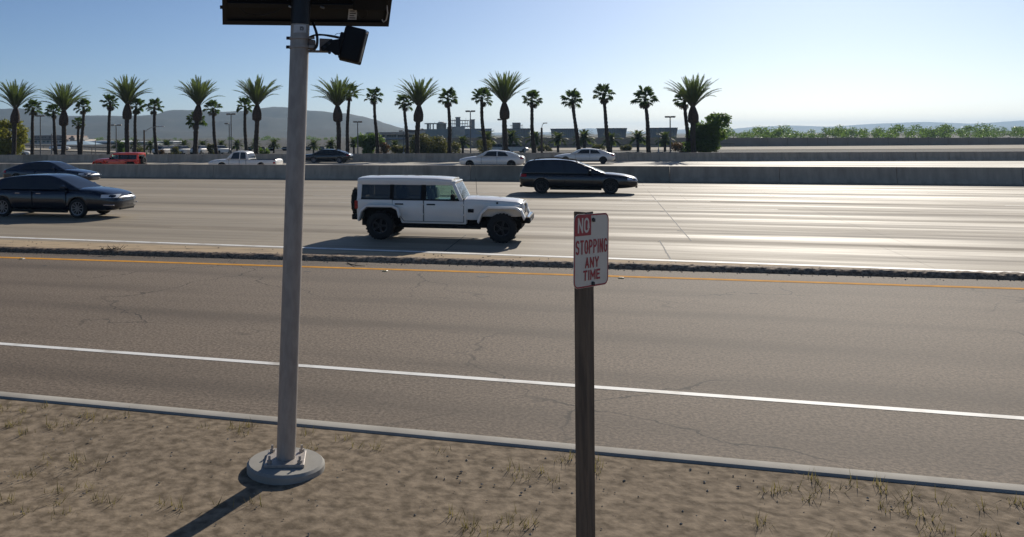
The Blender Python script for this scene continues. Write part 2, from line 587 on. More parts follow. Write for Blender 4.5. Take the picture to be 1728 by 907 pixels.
M['roof_white'] = mat("white_roof_membrane", (0.75, 0.76, 0.76), (0.66, 0.67, 0.68), scale=0.3, rough=0.7, kind='world')
M['roof_blue'] = mat("pale_blue_roof", (0.42, 0.53, 0.58), (0.34, 0.45, 0.50), scale=0.3, rough=0.5, kind='world')
M['brown_dark'] = mat("dark_brown_fascia", (0.10, 0.065, 0.055), scale=0.5, rough=0.8, kind='world')
M['pink_wall'] = mat("pinkish_wall", (0.32, 0.24, 0.20), (0.26, 0.2, 0.17), scale=0.4, rough=0.9, kind='world')
M['bridge'] = mat("bridge_concrete", (0.45, 0.40, 0.32), (0.36, 0.32, 0.26), scale=0.6, rough=0.9, kind='world', detail=6)
M['rail'] = mat("dark_rail", (0.10, 0.085, 0.06), scale=1, rough=0.7)
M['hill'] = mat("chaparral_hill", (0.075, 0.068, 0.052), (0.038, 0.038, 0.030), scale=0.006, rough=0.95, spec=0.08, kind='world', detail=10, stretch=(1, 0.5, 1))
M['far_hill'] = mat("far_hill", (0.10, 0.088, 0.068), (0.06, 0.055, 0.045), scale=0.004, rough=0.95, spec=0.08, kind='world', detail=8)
M['marker_amber'] = mat("amber_marker", (0.72, 0.55, 0.25), scale=8, rough=0.3)
M['pebble'] = mat("pebble_stone", (0.42, 0.36, 0.28), (0.22, 0.18, 0.14), scale=14, rough=0.9)
M['twig'] = mat("dry_twig", (0.05, 0.04, 0.03), scale=9, rough=0.9)
M['stain'] = mat("tar_stain", (0.035, 0.031, 0.027), (0.05, 0.045, 0.038), scale=9, rough=0.8, kind='world')

# ================================================================== the setting
def quad_sheet(name, pts, m, z, label=None):
    mb = MB()
    mb.add([(p[0], p[1], z) for p in pts], [tuple(range(len(pts)))])
    return struct(name, mb, m, label, fixn=True)


def sd_sheet(name, s0, s1, d0, d1, m, z, label=None):
    return quad_sheet(name, [R(s0, d0), R(s1, d0), R(s1, d1), R(s0, d1)], m, z, label)


quad_sheet('ground', [(-8500, -400), (8500, -400), (8500, 8500), (-8500, 8500)], M['ground'], -0.16, 'dry brown ground running out to the hills')

# --- kerb line of the ramp (asphalt dike), straight between two seen points
ka, kb = SD(G(0, 425.4)), SD(G(1200, 458.5))


def kerb_d(s):
    return ka[1] + (kb[1] - ka[1]) * (s - ka[0]) / (kb[0] - ka[0])


EDGE = 21.0
S_L, S_R = -120.0, 90.0
S_END = ka[0] + (EDGE - 0.4 - ka[1]) / ((kb[1] - ka[1]) / (kb[0] - ka[0]))

# near carriageway: base sheet and the concrete slabs with open joints
freeway = sd_sheet('freeway', S_L, S_R, EDGE, 54.9, M['slab'], -0.03, 'worn beige concrete freeway of rectangular slabs')
JL = 5.43
GAP = 0.007
lanes = [EDGE, 25.1]
while lanes[-1] + 3.65 < 54.0:
    lanes.append(lanes[-1] + 3.65)
lanes.append(54.9)
slab_mesh = {}
for li in range(len(lanes) - 1):
    d0, d1 = lanes[li], lanes[li + 1]
    w = d1 - d0
    key = round(w, 3)
    if key not in slab_mesh:
        mb = MB()
        mb.box2((GAP / 2, GAP / 2, -0.05), (JL - GAP / 2, w - GAP / 2, 0.0))
        slab_mesh[key] = mb.mesh('slab', M['slab'])
    off = (1.62 if li == 0 else 2.45) + (0.0 if li < 5 else 1.3 * (li % 2))
    smin = -24.0 - (d0 - 21) * 0.85
    smax = 12.0 + (d0 - 21) * 0.42
    k0 = math.floor((smin - off) / JL)
    k1 = math.ceil((smax - off) / JL)
    for k in range(k0, k1):
        s = off + k * JL
        p = R(s, d0)
        o = link('slab', slab_mesh[key], freeway, (p.x, p.y, 0), (0, 0, -TH))


def line_strip(name, a, b, w, m, z, parent=None, label=None):
    a, b = Vector((a[0], a[1], 0)), Vector((b[0], b[1], 0))
    d = (b - a).normalized()
    n = Vector((-d.y, d.x, 0)) * w / 2
    mb = MB()
    mb.add([(*(q.xy), z) for q in (a - n, b - n, b + n, a + n)], [(0, 1, 2, 3)])
    o = part(name, mb, m, parent)
    if parent is None:
        o["kind"] = "structure"
        if label:
            o["label"] = label
    return o


def joint_between(a, b, w=0.035):
    """dark sealed joint between two points, a wavering strip"""
    d = (b - a)
    n = Vector((-d.y, d.x, 0)).normalized()
    k = 26
    mb = MB()
    vs = []
    for i in range(k + 1):
        q = a + d * (i / k)
        ww = w * (0.6 + 0.8 * abs(mnoise.noise((q.x * 3, q.y * 3, 1.7))))
        j = 0.012 * mnoise.noise((q.x * 2, q.y * 2, 5.0))
        vs += [(*(q + n * (j - ww / 2)).xy, 0.003), (*(q + n * (j + ww / 2)).xy, 0.003)]
    mb.add(vs, [(2 * i, 2 * i + 1, 2 * i + 3, 2 * i + 2) for i in range(k)])
    part('joint_sealant', mb, M['sealant'], freeway)


def cross_joint(s, d0, d1, w):
    a, b = R(s, d0), R(s, d1)
    joint_between(a, b, w)


cross_joint(2.45, 25.1, 43.3, 0.05)
cross_joint(1.62, 21.0, 25.1, 0.055)
cross_joint(1.62 - JL, 21.0, 25.1, 0.034)
joint_between(R(-24, 25.1), R(-13.5, 25.1), 0.03)
joint_between(R(-12.5, 25.1), R(-8.2, 25.1), 0.02)
for jx, jy, s in ((1117, 357, 0.13), (1147, 390, 0.11), (1113, 408.5, 0.07)):      # spalled corners on the joint
    c = G(jx, jy)
    mb = MB()
    mb.add([(c.x + s * (0.7 + 0.4 * sin(5.1 * k)) * cos(k * pi / 4) * 0.8, c.y + s * (0.7 + 0.4 * sin(3.3 * k)) * sin(k * pi / 4) * 1.6, 0.005) for k in range(8)], [tuple(range(8))])
    part('spalled_patch', mb, M['sealant'], freeway)

# --- markings
wa, wb_ = G(0, 400.5), G(1200, 442.5)
wd = (wb_ - wa).normalized()
struct('edge_line', MB().add([(*q.xy, 0.005) for q in (wa - wd * 60 - Vector((0, .13, 0)), wb_ + wd * 40 - Vector((0, .13, 0)), wb_ + wd * 40 + Vector((0, .14, 0)), wa - wd * 60 + Vector((0, .06, 0)))], [(0, 1, 2, 3)]),
       M['white_line'], 'solid white edge line along the right side of the freeway')
ya, yb = G(0, 434.8), G(1200, 471.7)
yd = (yb - ya).normalized()
struct('ramp_edge_line', MB().add([(*q.xy, 0.004) for q in (ya - yd * 45 - Vector((0, .10, 0)), yb + yd * 25 - Vector((0, .10, 0)), yb + yd * 25 + Vector((0, .10, 0)), ya - yd * 45 + Vector((0, .10, 0)))], [(0, 1, 2, 3)]),
       M['yellow_line'], 'solid yellow edge line on the ramp asphalt')
for li, off in ((5, 1.0), (6, -6.0), (4, 3.0), (7, -3.0)):
    d = lanes[li]
    for k in range(-6, 4):
        s = off + k * 14.6
        if -60 < s < 34:
            line_strip('lane_dash', R(s, d), R(s + 3.66, d), 0.12, M['worn_line'], 0.005, None, 'worn white lane dash on the freeway')

# --- gore strip and ramp
sd_poly = [R(S_L, EDGE), R(S_END, EDGE), R(S_END, kerb_d(S_END) + 0.16), R(S_L, kerb_d(S_L) + 0.16)]
quad_sheet('gore_strip', sd_poly, M['gore'], 0.0, 'narrow tan strip of dirty concrete behind the dike')
quad_sheet('ramp', [R(S_L, kerb_d(S_L) + 0.16), R(S_END, kerb_d(S_END) + 0.16), R(S_END, EDGE), R(S_R, EDGE), R(S_R, 8.2), R(S_L, 8.2)], M['asphalt'], 0.0, 'coarse grey brown asphalt ramp')
line_strip('ramp_shoulder_line', R(-60, 10.4), R(60, 10.4), 0.12, M['white_line'], 0.004, None, 'white shoulder line on the near side of the ramp')

prof = [(0.0, -0.02), (0.01, 0.03), (0.05, 0.07), (0.11, 0.10), (0.19, 0.112), (0.28, 0.105), (0.325, 0.08), (0.335, -0.02)]
rings = []
s = -60.0
while s < S_END:
    rings.append([R(s, kerb_d(s) + d + (0.020 * mnoise.noise((s * 9, i * 3.1, 0)) + 0.02 * mnoise.noise((s * 2.1, i, 4))) * (0 if i in (0, 7) else 1),
                    z + (0.018 * mnoise.noise((s * 10, i * 2.3, 9)) + 0.012 * mnoise.noise((s * 1.7, 2, 2))) * (0 if z < 0 else 1)) for i, (d, z) in enumerate(prof)])
    s += 0.05 if -19 < s < 12 else 0.5
mb = MB().loft(rings)
struct('asphalt_kerb', mb, M['dike'], 'dark rough asphalt kerb between the ramp and the freeway')

# near verge: concrete kerb and dirt, where the pole and the sign stand
rings = []
prof = [(-0.16, -0.05), (-0.155, 0.09), (-0.13, 0.12), (0.0, 0.125), (0.02, 0.11), (0.03, -0.05)]
kerb = MB().loft([[R(s_, 8.1 + d, z) for d, z in prof] for s_ in (-60, 60)])
struct('concrete_kerb', kerb, M['kerb'], 'pale concrete kerb on the near side of the ramp', smooth=40)
mb = MB()
nx, ny = 120, 26
for j in range(ny + 1):
    for i in range(nx + 1):
        s_ = -30 + 60 * i / nx
        d_ = 7.95 - (j / ny) * 9.5
        z_ = 0.10 + 0.05 * mnoise.noise((s_ * 0.7, d_ * 0.7, 3)) * min(1, j / 3) + 0.02 * mnoise.noise((s_ * 2.3, d_ * 2.3, 8)) * min(1, j / 3)
        mb.v.append(tuple(R(s_, d_, z_)))
for j in range(ny):
    for i in range(nx):
        a = j * (nx + 1) + i
        mb.f.append((a, a + 1, a + nx + 2, a + nx + 1))
        mb.m.append(0)
struct('verge', mb, M['verge'], 'dirt verge beside the ramp where the pole stands', smooth=180)

# --- barriers
def px_to_s(px, D):
    dx = (px - PX0) / F
    return (dx * D * cos(TH) - D * sin(TH)) / (cos(TH) + dx * sin(TH))


jprof = [(-0.30, 0.0), (-0.30, 0.08), (-0.17, 0.33), (-0.105, 0.93), (-0.085, 0.955), (0.085, 0.955), (0.105, 0.93), (0.17, 0.33), (0.30, 0.08), (0.30, 0.0)]


def barrier_mesh(length, hs):
    return MB().loft([[(x, d, z * hs) for d, z in jprof] for x in (0.012, length - 0.012)]).mesh('segment', M['barrier'], smooth=25)


def build_barrier(name, label, p0, direction, n, length, hs, dark):
    rz = atan2(direction.y, direction.x)
    t = thing(name, label, 'concrete barrier', (p0.x, p0.y, 0), (0, 0, rz))
    me = barrier_mesh(length, hs)
    for k in range(n):
        o = link('segment', me, t, (k * length, 0, 0))
        if k in dark:
            o.material_slots[0].link = 'OBJECT'
            o.material_slots[0].material = M['barrier_b']
            o['label'] = 'darker grey barrier segment'
    return t


s_dark = px_to_s(793, 54.9)
SEG = 6.1
s0 = s_dark - 17 * SEG
build_barrier('median_barrier', 'long concrete median barrier between the two carriageways', R(s0, 55.25), RV, 32, SEG, 1.0, (17, 18))
fa, fb = G(0, 274.4), G(1190, 272.0)
fdir = (fb - fa).normalized()
q0 = fa - fdir * 60
seglen = 3.15
build_barrier('roadside_barrier', 'low concrete barrier at the far edge of the freeway below the palms', q0, fdir, 76, seglen, 0.94, (20,))


def far_line(px, back):
    """point at photo column px, on the line running BACK metres behind the far barrier"""
    a = fa + Vector((-fdir.y, fdir.x, 0)) * back
    k = (px - PX0) / F
    t = (k * a.y - a.x) / (fdir.x - k * fdir.y)
    return (a + fdir * t).y


nb0, nb1 = R(-150, 55.25), R(120, 55.25)
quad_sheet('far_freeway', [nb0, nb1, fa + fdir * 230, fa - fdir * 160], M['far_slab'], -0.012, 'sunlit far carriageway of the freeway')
for d, w in ((59.0, 0.15),):
    line_strip('far_edge_line', R(-150, d), R(120, d), w, M['white_line'], -0.004, None, 'white edge line on the far carriageway')
for k in range(-8, 9):
    a = R(k * 14.6, 84.0)
    line_strip('far_lane_dash', a, a + RV * 3.66, 0.14, M['worn_line'], -0.004, None, 'worn white lane dash on the far carriageway')
fn = Vector((-fdir.y, fdir.x, 0))
e0, e1 = fa - fdir * 250 + fn * 40, fa + fdir * 400 + fn * 40
quad_sheet('parking_lot', [e0, e1, e1 + fn * 400, e0 + fn * 500], M['lot'], -0.10, 'grey parking area beyond the palms')
a, b = P(780, 255, 168), P(1500, 255, 168)
quad_sheet('service_road', [(a.x, 156), (b.x + 40, 140), (b.x + 40, 182), (a.x, 181)], M['pale_road'], -0.05, 'pale sunlit service road behind the palms')

# --- hills
def ridge(name, prof, dist, deep, m, label, rough, step=5, x0=-160, x1=1900):
    cols = []
    px = x0
    while px <= x1:
        for (xa, ya_), (xb, yb__) in zip(prof, prof[1:]):
            if xa <= px <= xb:
                t = (px - xa) / (xb - xa)
                t = t * t * (3 - 2 * t) * 0.4 + t * 0.6
                cols.append((px, ya_ + (yb__ - ya_) * t))
                break
        px += step
    rows = 22
    mb = MB()
    for px, py in cols:
        crest = P(px, py, dist)
        for j in range(rows + 1):
            if j <= 16:
                f = j / 16
                y = dist - deep * (1 - f)
                h = crest.z * (f ** 1.25)
            else:
                f = 1 - (j - 16) / 6
                y = dist + deep * 0.7 * (1 - f)
                h = crest.z * f
            g = mnoise.fractal((crest.x * rough, y * rough * 0.7, 2.0), 1.0, 2.1, 6)
            h = h + crest.z * 0.22 * g * (4 * f * (1 - f)) + crest.z * 0.012 * mnoise.noise((crest.x * rough * 9, 1, 1))
            mb.v.append((crest.x, y, max(h, -0.5)))
    n = rows + 1
    for i in range(len(cols) - 1):
        for j in range(rows):
            mb.f.append((i * n + j, i * n + j + 1, (i + 1) * n + j + 1, (i + 1) * n + j))
            mb.m.append(0)
    return struct(name, mb, m, label, smooth=180)


ridge('hills', [(-160, 192), (-40, 186), (33, 183), (55, 186), (85, 192), (117, 196), (170, 195), (200, 196), (231, 195.5), (265, 194), (278, 188), (291, 186), (323, 186), (350, 188), (378, 189), (400, 188),
                (426, 186), (442, 183), (460, 180.5), (484, 181.5), (522, 187), (544, 188), (562, 190.5), (584, 191.5), (610, 196.5), (632, 202), (654, 209.5), (676, 216), (705, 221), (740, 227), (770, 229)],
      2300, 800, M['hill'], 'long grey brown hills fading into blue haze behind the palms', 0.006, 4, -160, 770)
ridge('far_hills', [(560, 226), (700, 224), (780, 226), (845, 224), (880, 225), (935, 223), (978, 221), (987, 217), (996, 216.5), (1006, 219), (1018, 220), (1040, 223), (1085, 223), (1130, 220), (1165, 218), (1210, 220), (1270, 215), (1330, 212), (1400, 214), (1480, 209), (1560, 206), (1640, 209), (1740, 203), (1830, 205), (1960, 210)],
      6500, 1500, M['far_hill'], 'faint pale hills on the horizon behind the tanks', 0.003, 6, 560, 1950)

# ================================================================== vehicles
def catmull(xs, ys, x):
    n = len(xs)
    if x <= xs[0]:
        return ys[0]
    if x >= xs[-1]:
        return ys[-1]
    i = max(k for k in range(n - 1) if xs[k] <= x)
    t = (x - xs[i]) / (xs[i + 1] - xs[i])

    def tang(k):
        if k == 0:
            return (ys[1] - ys[0]) / (xs[1] - xs[0])
        if k == n - 1:
            return (ys[-1] - ys[-2]) / (xs[-1] - xs[-2])
        return (ys[k + 1] - ys[k - 1]) / (xs[k + 1] - xs[k - 1])
    h = xs[i + 1] - xs[i]
    m0, m1 = tang(i) * h, tang(i + 1) * h
    return (2 * t ** 3 - 3 * t * t + 1) * ys[i] + (t ** 3 - 2 * t * t + t) * m0 + (-2 * t ** 3 + 3 * t * t) * ys[i + 1] + (t ** 3 - t * t) * m1


def carve(me, cutters, name):
    """cut boxes or drums out of a body shell"""
    a = bpy.data.objects.new('carve_a', me)
    COL.objects.link(a)
    tmp = []
    for cm in cutters:
        c = bpy.data.objects.new('carve_c', cm)
        COL.objects.link(c)
        tmp.append(c)
        md = a.modifiers.new('b', 'BOOLEAN')
        md.operation = 'DIFFERENCE'
        md.solver = 'EXACT'
        md.material_mode = 'TRANSFER'
        md.object = c
    dg = bpy.context.evaluated_depsgraph_get()
    dg.update()
    out = bpy.data.meshes.new_from_object(a.evaluated_get(dg), depsgraph=dg)
    out.name = name
    for o in tmp + [a]:
        bpy.data.objects.remove(o)
    return out


wheel_cache = {}


def wheel_meshes(r, w, style):
    key = (round(r, 3), round(w, 3), style)
    if key in wheel_cache:
        return wheel_cache[key]
    rr = r * (0.70 if style != 'offroad' else 0.56)
    t = MB()
    h = w / 2
    prof = [(rr, -h * 0.8), (rr + 0.02, -h * 0.96), (r * 0.90, -h), (r * 0.97, -h * 0.86), (r, -h * 0.6), (r, h * 0.6), (r * 0.97, h * 0.86), (r * 0.90, h), (rr + 0.02, h * 0.96), (rr, h * 0.8)]
    t.lathe(prof, 36, 'y', closed=True)
    if style == 'offroad':
        for k in range(26):
            a = 2 * pi * k / 26
            for sy in (-1, 1):
                rot = Matrix.Rotation(-a, 3, 'Y')
                t.box(rot @ Vector((r + 0.002, sy * h * 0.62 + 0.02 * (k % 2), 0)), (0.022, h * 0.62, 0.05), rot)
    tm = t.mesh('tyre', M['tyre'], smooth=40)
    q = MB()
    q.lathe([(rr, -h * 0.85), (rr * 0.99, h * 0.2), (rr * 0.9, h * 0.2), (rr * 0.9, -h * 0.8)], 32, 'y', closed=True)   # barrel
    q.lathe([(rr * 0.20, -h * 0.90), (rr * 0.22, -h * 0.72), (rr * 0.22, -h * 0.3), (0.02, -h * 0.3), (0.02, -h * 0.9)], 16, 'y', closed=True)
    ns = 5 if style == 'offroad' else 10
    for k in range(ns):
        a = 2 * pi * k / ns
        rot = Matrix.Rotation(-a, 3, 'Y')
        q.box(rot @ Vector((rr * 0.57, -h * 0.72, 0)), (rr * 0.76, h * 0.22, rr * (0.24 if ns == 5 else 0.13)), rot)
    rm = q.mesh('rim', M['dark_rim'] if style in ('offroad', 'dark') else M['rim'], smooth=35)
    d = MB().lathe([(rr * 0.88, h * 0.1), (0.01, h * 0.1), (0.01, -h * 0.1), (rr * 0.88, -h * 0.1)], 24, 'y', closed=True)
    dm = d.mesh('brake_disc', M['trim'])
    wheel_cache[key] = (tm, rm, dm)
    return wheel_cache[key]


def add_wheel(root, x, y, r, w, style):
    """y < 0 is the outer face towards -y"""
    tm, rm, dm = wheel_meshes(r, w, style)
    o = link('wheel', tm, root, (x, y, r), (0, 0, 0 if y < 0 else pi))
    link('rim', rm, o)
    link('brake_disc', dm, o)
    return o


def station_ring(x, zb, zt, hw, n=28, e=0.32, tumble=0.06):
    zc, hz = (zb + zt) / 2, (zt - zb) / 2
    pts = []
    for k in range(n):
        a = 2 * pi * (k + 0.5) / n
        c, s_ = cos(a), sin(a)
        y = hw * math.copysign(abs(c) ** e, c)
        z = zc + hz * math.copysign(abs(s_) ** (e * 1.15), s_)
        f = (z - zc) / hz
        y *= 1 - tumble * max(0, f) ** 2 - 0.07 * max(0, -f) ** 2
        if f > 0.98:
            z += 0.02 * (1 - (y / hw) ** 2)
        pts.append((x, y, z))
    return pts


def car_frame(name, label, cat, S_rear, S_front, D_near, L, Wd, heading, group):
    """empty at the middle of the vehicle; local x points to its front; D_near is the side towards the ramp"""
    Sm = (S_rear + S_front) / 2
    p = R(Sm, D_near + Wd / 2)
    rz = -TH if heading > 0 else pi - TH
    return thing(name, label, cat, (p.x, p.y, 0), (0, 0, rz), group)


def build_car(name, label, cat, S0, S1, D_near, Wd, H, heading, pmat, group, axles, r, spec):
    """S0 < S1 ends along the road. axles: distances of rear and front axle from the rear end"""
    L = S1 - S0
    root = car_frame(name, label, cat, S0, S1, D_near, L, Wd, heading, group)
    X = lambda f: (f - 0.5) * L
    hw = Wd / 2
    st = spec['body']
    xs = [q[0] for q in st]
    rings = []
    nS = 46
    for i in range(nS + 1):
        f = i / nS
        f = 0.5 - 0.5 * cos(pi * f) if spec.get('ease', True) else f
        rings.append(station_ring(X(f), catmull(xs, [q[1] for q in st], f), catmull(xs, [q[2] for q in st], f), hw * catmull(xs, [q[3] for q in st], f)))
    bm_ = MB().loft(rings).mesh('body', pmat, smooth=None)
    cut = []
    for ax in axles:
        for sy in (-1, 1):
            c = MB().lathe([(r * 1.13, sy * (hw - 0.30)), (r * 1.13, sy * (hw + 0.3))], 36, 'y', (ax - L / 2, 0, r * 1.02))
            cut.append(c.mesh('cut', M['trim']))
    if 'bed' in spec:
        b = spec['bed']
        cut.append(MB().box2((X(b[0]), -hw + 0.11, b[2]), (X(b[1]), hw - 0.11, 2.0)).mesh('cut', M['trim']))
    me = carve(bm_, cut, 'body')
    me.polygons.foreach_set("use_smooth", [True] * len(me.polygons))
    me.set_sharp_from_angle(angle=radians(38))
    body = link('body', me, root)
    # wheels
    for ax in axles:
        for sy in (-1, 1):
            add_wheel(root, ax - L / 2, sy * (hw - 0.125), r, 0.22, spec.get('wheel', 'dark'))
    # greenhouse
    zb, wb, wt = spec['belt'], hw * spec.get('wb', 0.90), hw * spec.get('wt', 0.70)
    zlow = zb - 0.06
    fy = lambda z: wb + (wt - wb) * (z - zb) / (H - zb)
    pr = spec['roof']                # (f, z) from rear base over the roof to the front base
    pts = []
    for i in range(len(pr) - 1):
        for k in range(5):
            f = pr[i][0] + (pr[i + 1][0] - pr[i][0]) * k / 5
            pts.append((f, catmull([q[0] for q in pr], [q[1] for q in pr], f) if spec.get('smooth_roof', True) else pr[i][1] + (pr[i + 1][1] - pr[i][1]) * k / 5))
    pts.append(pr[-1])
    mb = MB()
    rings = []
    for f, z in pts:
        y = fy(z)
        row = []
        for k in range(9):
            t = -1 + 2 * k / 8
            row.append((X(f), y * t, z + 0.035 * (1 - t * t) * min(1.0, max(0, (z - zb) / (H - zb)))))
        rings.append(row)
    n = 9
    for row in rings:
        mb.v += row
    for i in range(len(rings) - 1):
        for k in range(n - 1):
            mb.f.append((i * n + k, i * n + k + 1, (i + 1) * n + k + 1, (i + 1) * n + k))
            mb.m.append(0)
    m_ = len(rings)
    for kk in (0, n - 1):
        mb.f.append(tuple(i * n + kk for i in range(m_)))
        mb.m.append(0)
    mb.f.append(tuple(range(n)) + tuple((m_ - 1) * n + k for k in range(n - 1, -1, -1)))
    mb.m.append(0)
    part('cabin', mb, pmat, root, bevel=0.035, smooth=40, seg=2)

    def zroof(f):
        for (a, za), (b, zz) in zip(pts, pts[1:]):
            if a <= f <= b:
                return za + (zz - za) * (f - a) / (b - a)
        return pts[0][1] if f < pts[0][0] else pts[-1][1]
    # side windows: polygons on the side plane
    for (f0, f1, f0t, f1t) in spec['windows']:
        for sy in (-1, 1):
            poly = [(f0, zb + 0.035)]
            poly.append((f1, zb + 0.035))
            k = 8
            for i in range(k + 1):
                f = f1t + (f0t - f1t) * i / k
                poly.append((f, zroof(f) - 0.085))
            w_ = MB().prism([(X(f), z) for f, z in poly], -0.006, 0.008)
            w_.v = [(x, sy * (fy(z) + y), z) for x, y, z in w_.v]
            part('side_window', w_, M['dark_glass'], root)

    def screen(nm, fa_, fb_, inset):
        k = 8
        mb_ = MB()
        for off in (0.012, -0.02):
            for i in range(k + 1):
                f = fa_ + (fb_ - fa_) * i / k
                z = zroof(f)
                f2 = f + 0.002
                sl = (zroof(f2) - zroof(f - 0.002)) / (0.004 * L)
                nx, nz = -sl / sqrt(1 + sl * sl), 1 / sqrt(1 + sl * sl)
                for j in range(7):
                    t = -1 + 2 * j / 6
                    y = (fy(z) - inset) * t
                    mb_.v.append((X(f) + nx * off, y, z + nz * off + 0.035 * (1 - t * t) * min(1.0, max(0, (z - zb) / (H - zb)))))
        for i in range(k):
            for j in range(6):
                a = i * 7 + j
                mb_.f.append((a, a + 1, a + 8, a + 7))
                mb_.m.append(0)
        part(nm, mb_, M['dark_glass'], root, smooth=60)
    screen('windscreen', *spec['windscreen'], 0.07)
    if 'rear_screen' in spec:
        screen('rear_window', *spec['rear_screen'], 0.09)
    # outer skin details, laid on the body section
    def hwf(f):
        return hw * catmull(xs, [q[3] for q in st], f)
    for sy in (-1, 1):
        part('sill', MB().box2((axles[0] - L / 2 + r * 1.15, sy * (hw - 0.10), 0.20), (axles[1] - L / 2 - r * 1.15, sy * (hw - 0.005), 0.30)), M['trim'], root, bevel=0.02)
        fm = spec['mirror']
        part('mirror', MB().loft([station_ring(X(fm) + dx, zb + 0.04, zb + 0.17 * s_ + 0.02, 0.10 * s_, 12, 0.7, 0) for dx, s_ in ((-0.07, 0.9), (0.0, 1.0), (0.07, 0.7))]), pmat, root, smooth=50, loc=(0, sy * (hw + 0.07), 0))
        part('mirror_stalk', MB().box2((X(fm) - 0.03, sy * (hw - 0.12), zb + 0.05), (X(fm) + 0.03, sy * (hw + 0.02), zb + 0.08)), M['trim'], root)
        for fh in spec['handles']:
            part('door_handle', MB().box((X(fh), sy * (hw * 0.975), zb - 0.14), (0.2, 0.05, 0.03)), spec.get('handle_mat', pmat), root, bevel=0.008)
        for fs in spec['seams']:
            part('door_seam', MB().box((X(fs), sy * (hw * 0.992), (zb + 0.36) / 2), (0.012, 0.035, zb - 0.44)), M['trim'], root)
        # lamps wrap the corners: thin shells of the body section
        for nm, key, mm in (('headlight', 'head', M['lamp_clear']), ('tail_light', 'tail', M['lamp_red'])):
            f0, f1, za, zz = spec[key]
            mb_ = MB()
            k = 6
            for i in range(k + 1):
                f = f0 + (f1 - f0) * i / k
                for z in (za, zz):
                    zb0, zt0 = catmull(xs, [q[1] for q in st], f), catmull(xs, [q[2] for q in st], f)
                    g = (z - (zb0 + zt0) / 2) / ((zt0 - zb0) / 2)
                    c_ = max(0.05, 1 - min(1, abs(g)) ** (2 / (0.32 * 1.15)))
                    y = hwf(f) * (c_ ** 0.16) * (1 - 0.06 * max(0, g) ** 2)
                    mb_.v += [(X(f), sy * (y + 0.028), z), (X(f), sy * (y - 0.05), z)]
            for i in range(k):
                a = i * 4
                for q in ((0, 2, 6, 4), (1, 5, 7, 3), (0, 4, 5, 1), (2, 3, 7, 6)):
                    mb_.f.append(tuple(a + j for j in q))
                    mb_.m.append(0)
            mb_.f += [(0, 1, 3, 2), (4 * k, 4 * k + 2, 4 * k + 3, 4 * k + 1)]
            mb_.m += [0, 0]
            part(nm, mb_, mm, root, smooth=40)
    f1 = spec['nose']
    part('grille', MB().box((X(0.5) + L / 2 - 0.045, 0, f1[0]), (0.08, Wd * 0.42, f1[1])), M['trim'], root, bevel=0.02)
    part('front_intake', MB().box((X(0.5) + L / 2 - 0.075, 0, 0.36), (0.10, Wd * 0.50, 0.10)), M['trim'], root, bevel=0.02)
    part('rear_valance', MB().box((X(0.5) - L / 2 + 0.05, 0, 0.36), (0.12, Wd * 0.62, 0.12)), M['trim'], root, bevel=0.02)
    if spec.get('strip'):
        for sy in (-1, 1):
            f0, f1_, z, mm = spec['strip']
            part('fog_strip', MB().box((X((f0 + f1_) / 2), sy * (hwf((f0 + f1_) / 2) - 0.02), z), ((f1_ - f0) * L, 0.07, 0.03)), M[mm], root, bevel=0.01)
    if spec.get('rails'):
        for sy in (-1, 1):
            a_, b_ = spec['rails']
            part('roof_rail', MB().tube([(X(a_), sy * wt * 0.9, zroof(a_)), (X(a_ + 0.02), sy * wt * 0.9, zroof(a_ + 0.02) + 0.07), (X((a_ + b_) / 2), sy * wt * 0.9, zroof((a_ + b_) / 2) + 0.085), (X(b_ - 0.02), sy * wt * 0.9, zroof(b_ - 0.02) + 0.07), (X(b_), sy * wt * 0.9, zroof(b_))], 0.02, 8), M['trim'], root, smooth=60)
    return root


SEDAN = dict(
    body=[(0, .50, .80, .66), (.012, .36, .93, .80), (.05, .28, 1.01, .91), (.14, .24, 1.03, .975), (.3, .22, 1.0, 1), (.5, .21, .98, 1), (.66, .21, .985, 1), (.76, .21, .965, .985), (.87, .23, .89, .95), (.95, .26, .79, .87), (.980, .29, .72, .77), (.994, .33, .66, .64), (1, .40, .58, .42)],
    belt=0.96, roof=[(.055, .96), (.20, 1.28), (.34, 1.42), (.46, 1.455), (.56, 1.40), (.735, .95)], wb=.90, wt=.66,
    windows=[(.235, .40, .285, .40), (.415, .615, .415, .555)], windscreen=(.575, .715), rear_screen=(.09, .26),
    handles=(.30, .455), seams=(.408, .645), mirror=.63, head=(.90, .988, .66, .76), tail=(.008, .06, .76, .90), nose=(.52, .20))

traffic_r = "vehicles driving on the near carriageway"
traffic_l = "vehicles driving on the far carriageway"


def scaled(spec, H, **kw):
    k = H / 1.455
    s_ = dict(spec)
    s_['body'] = [(f, zb_ * (k if zb_ > .3 else 1), zt * k, w) for f, zb_, zt, w in spec['body']]
    s_['belt'] = spec['belt'] * k
    s_['roof'] = [(f, z * k) for f, z in spec['roof']]
    s_['head'] = spec['head'][:2] + tuple(q * k for q in spec['head'][2:])
    s_['tail'] = spec['tail'][:2] + tuple(q * k for q in spec['tail'][2:])
    s_.update(kw)
    return s_


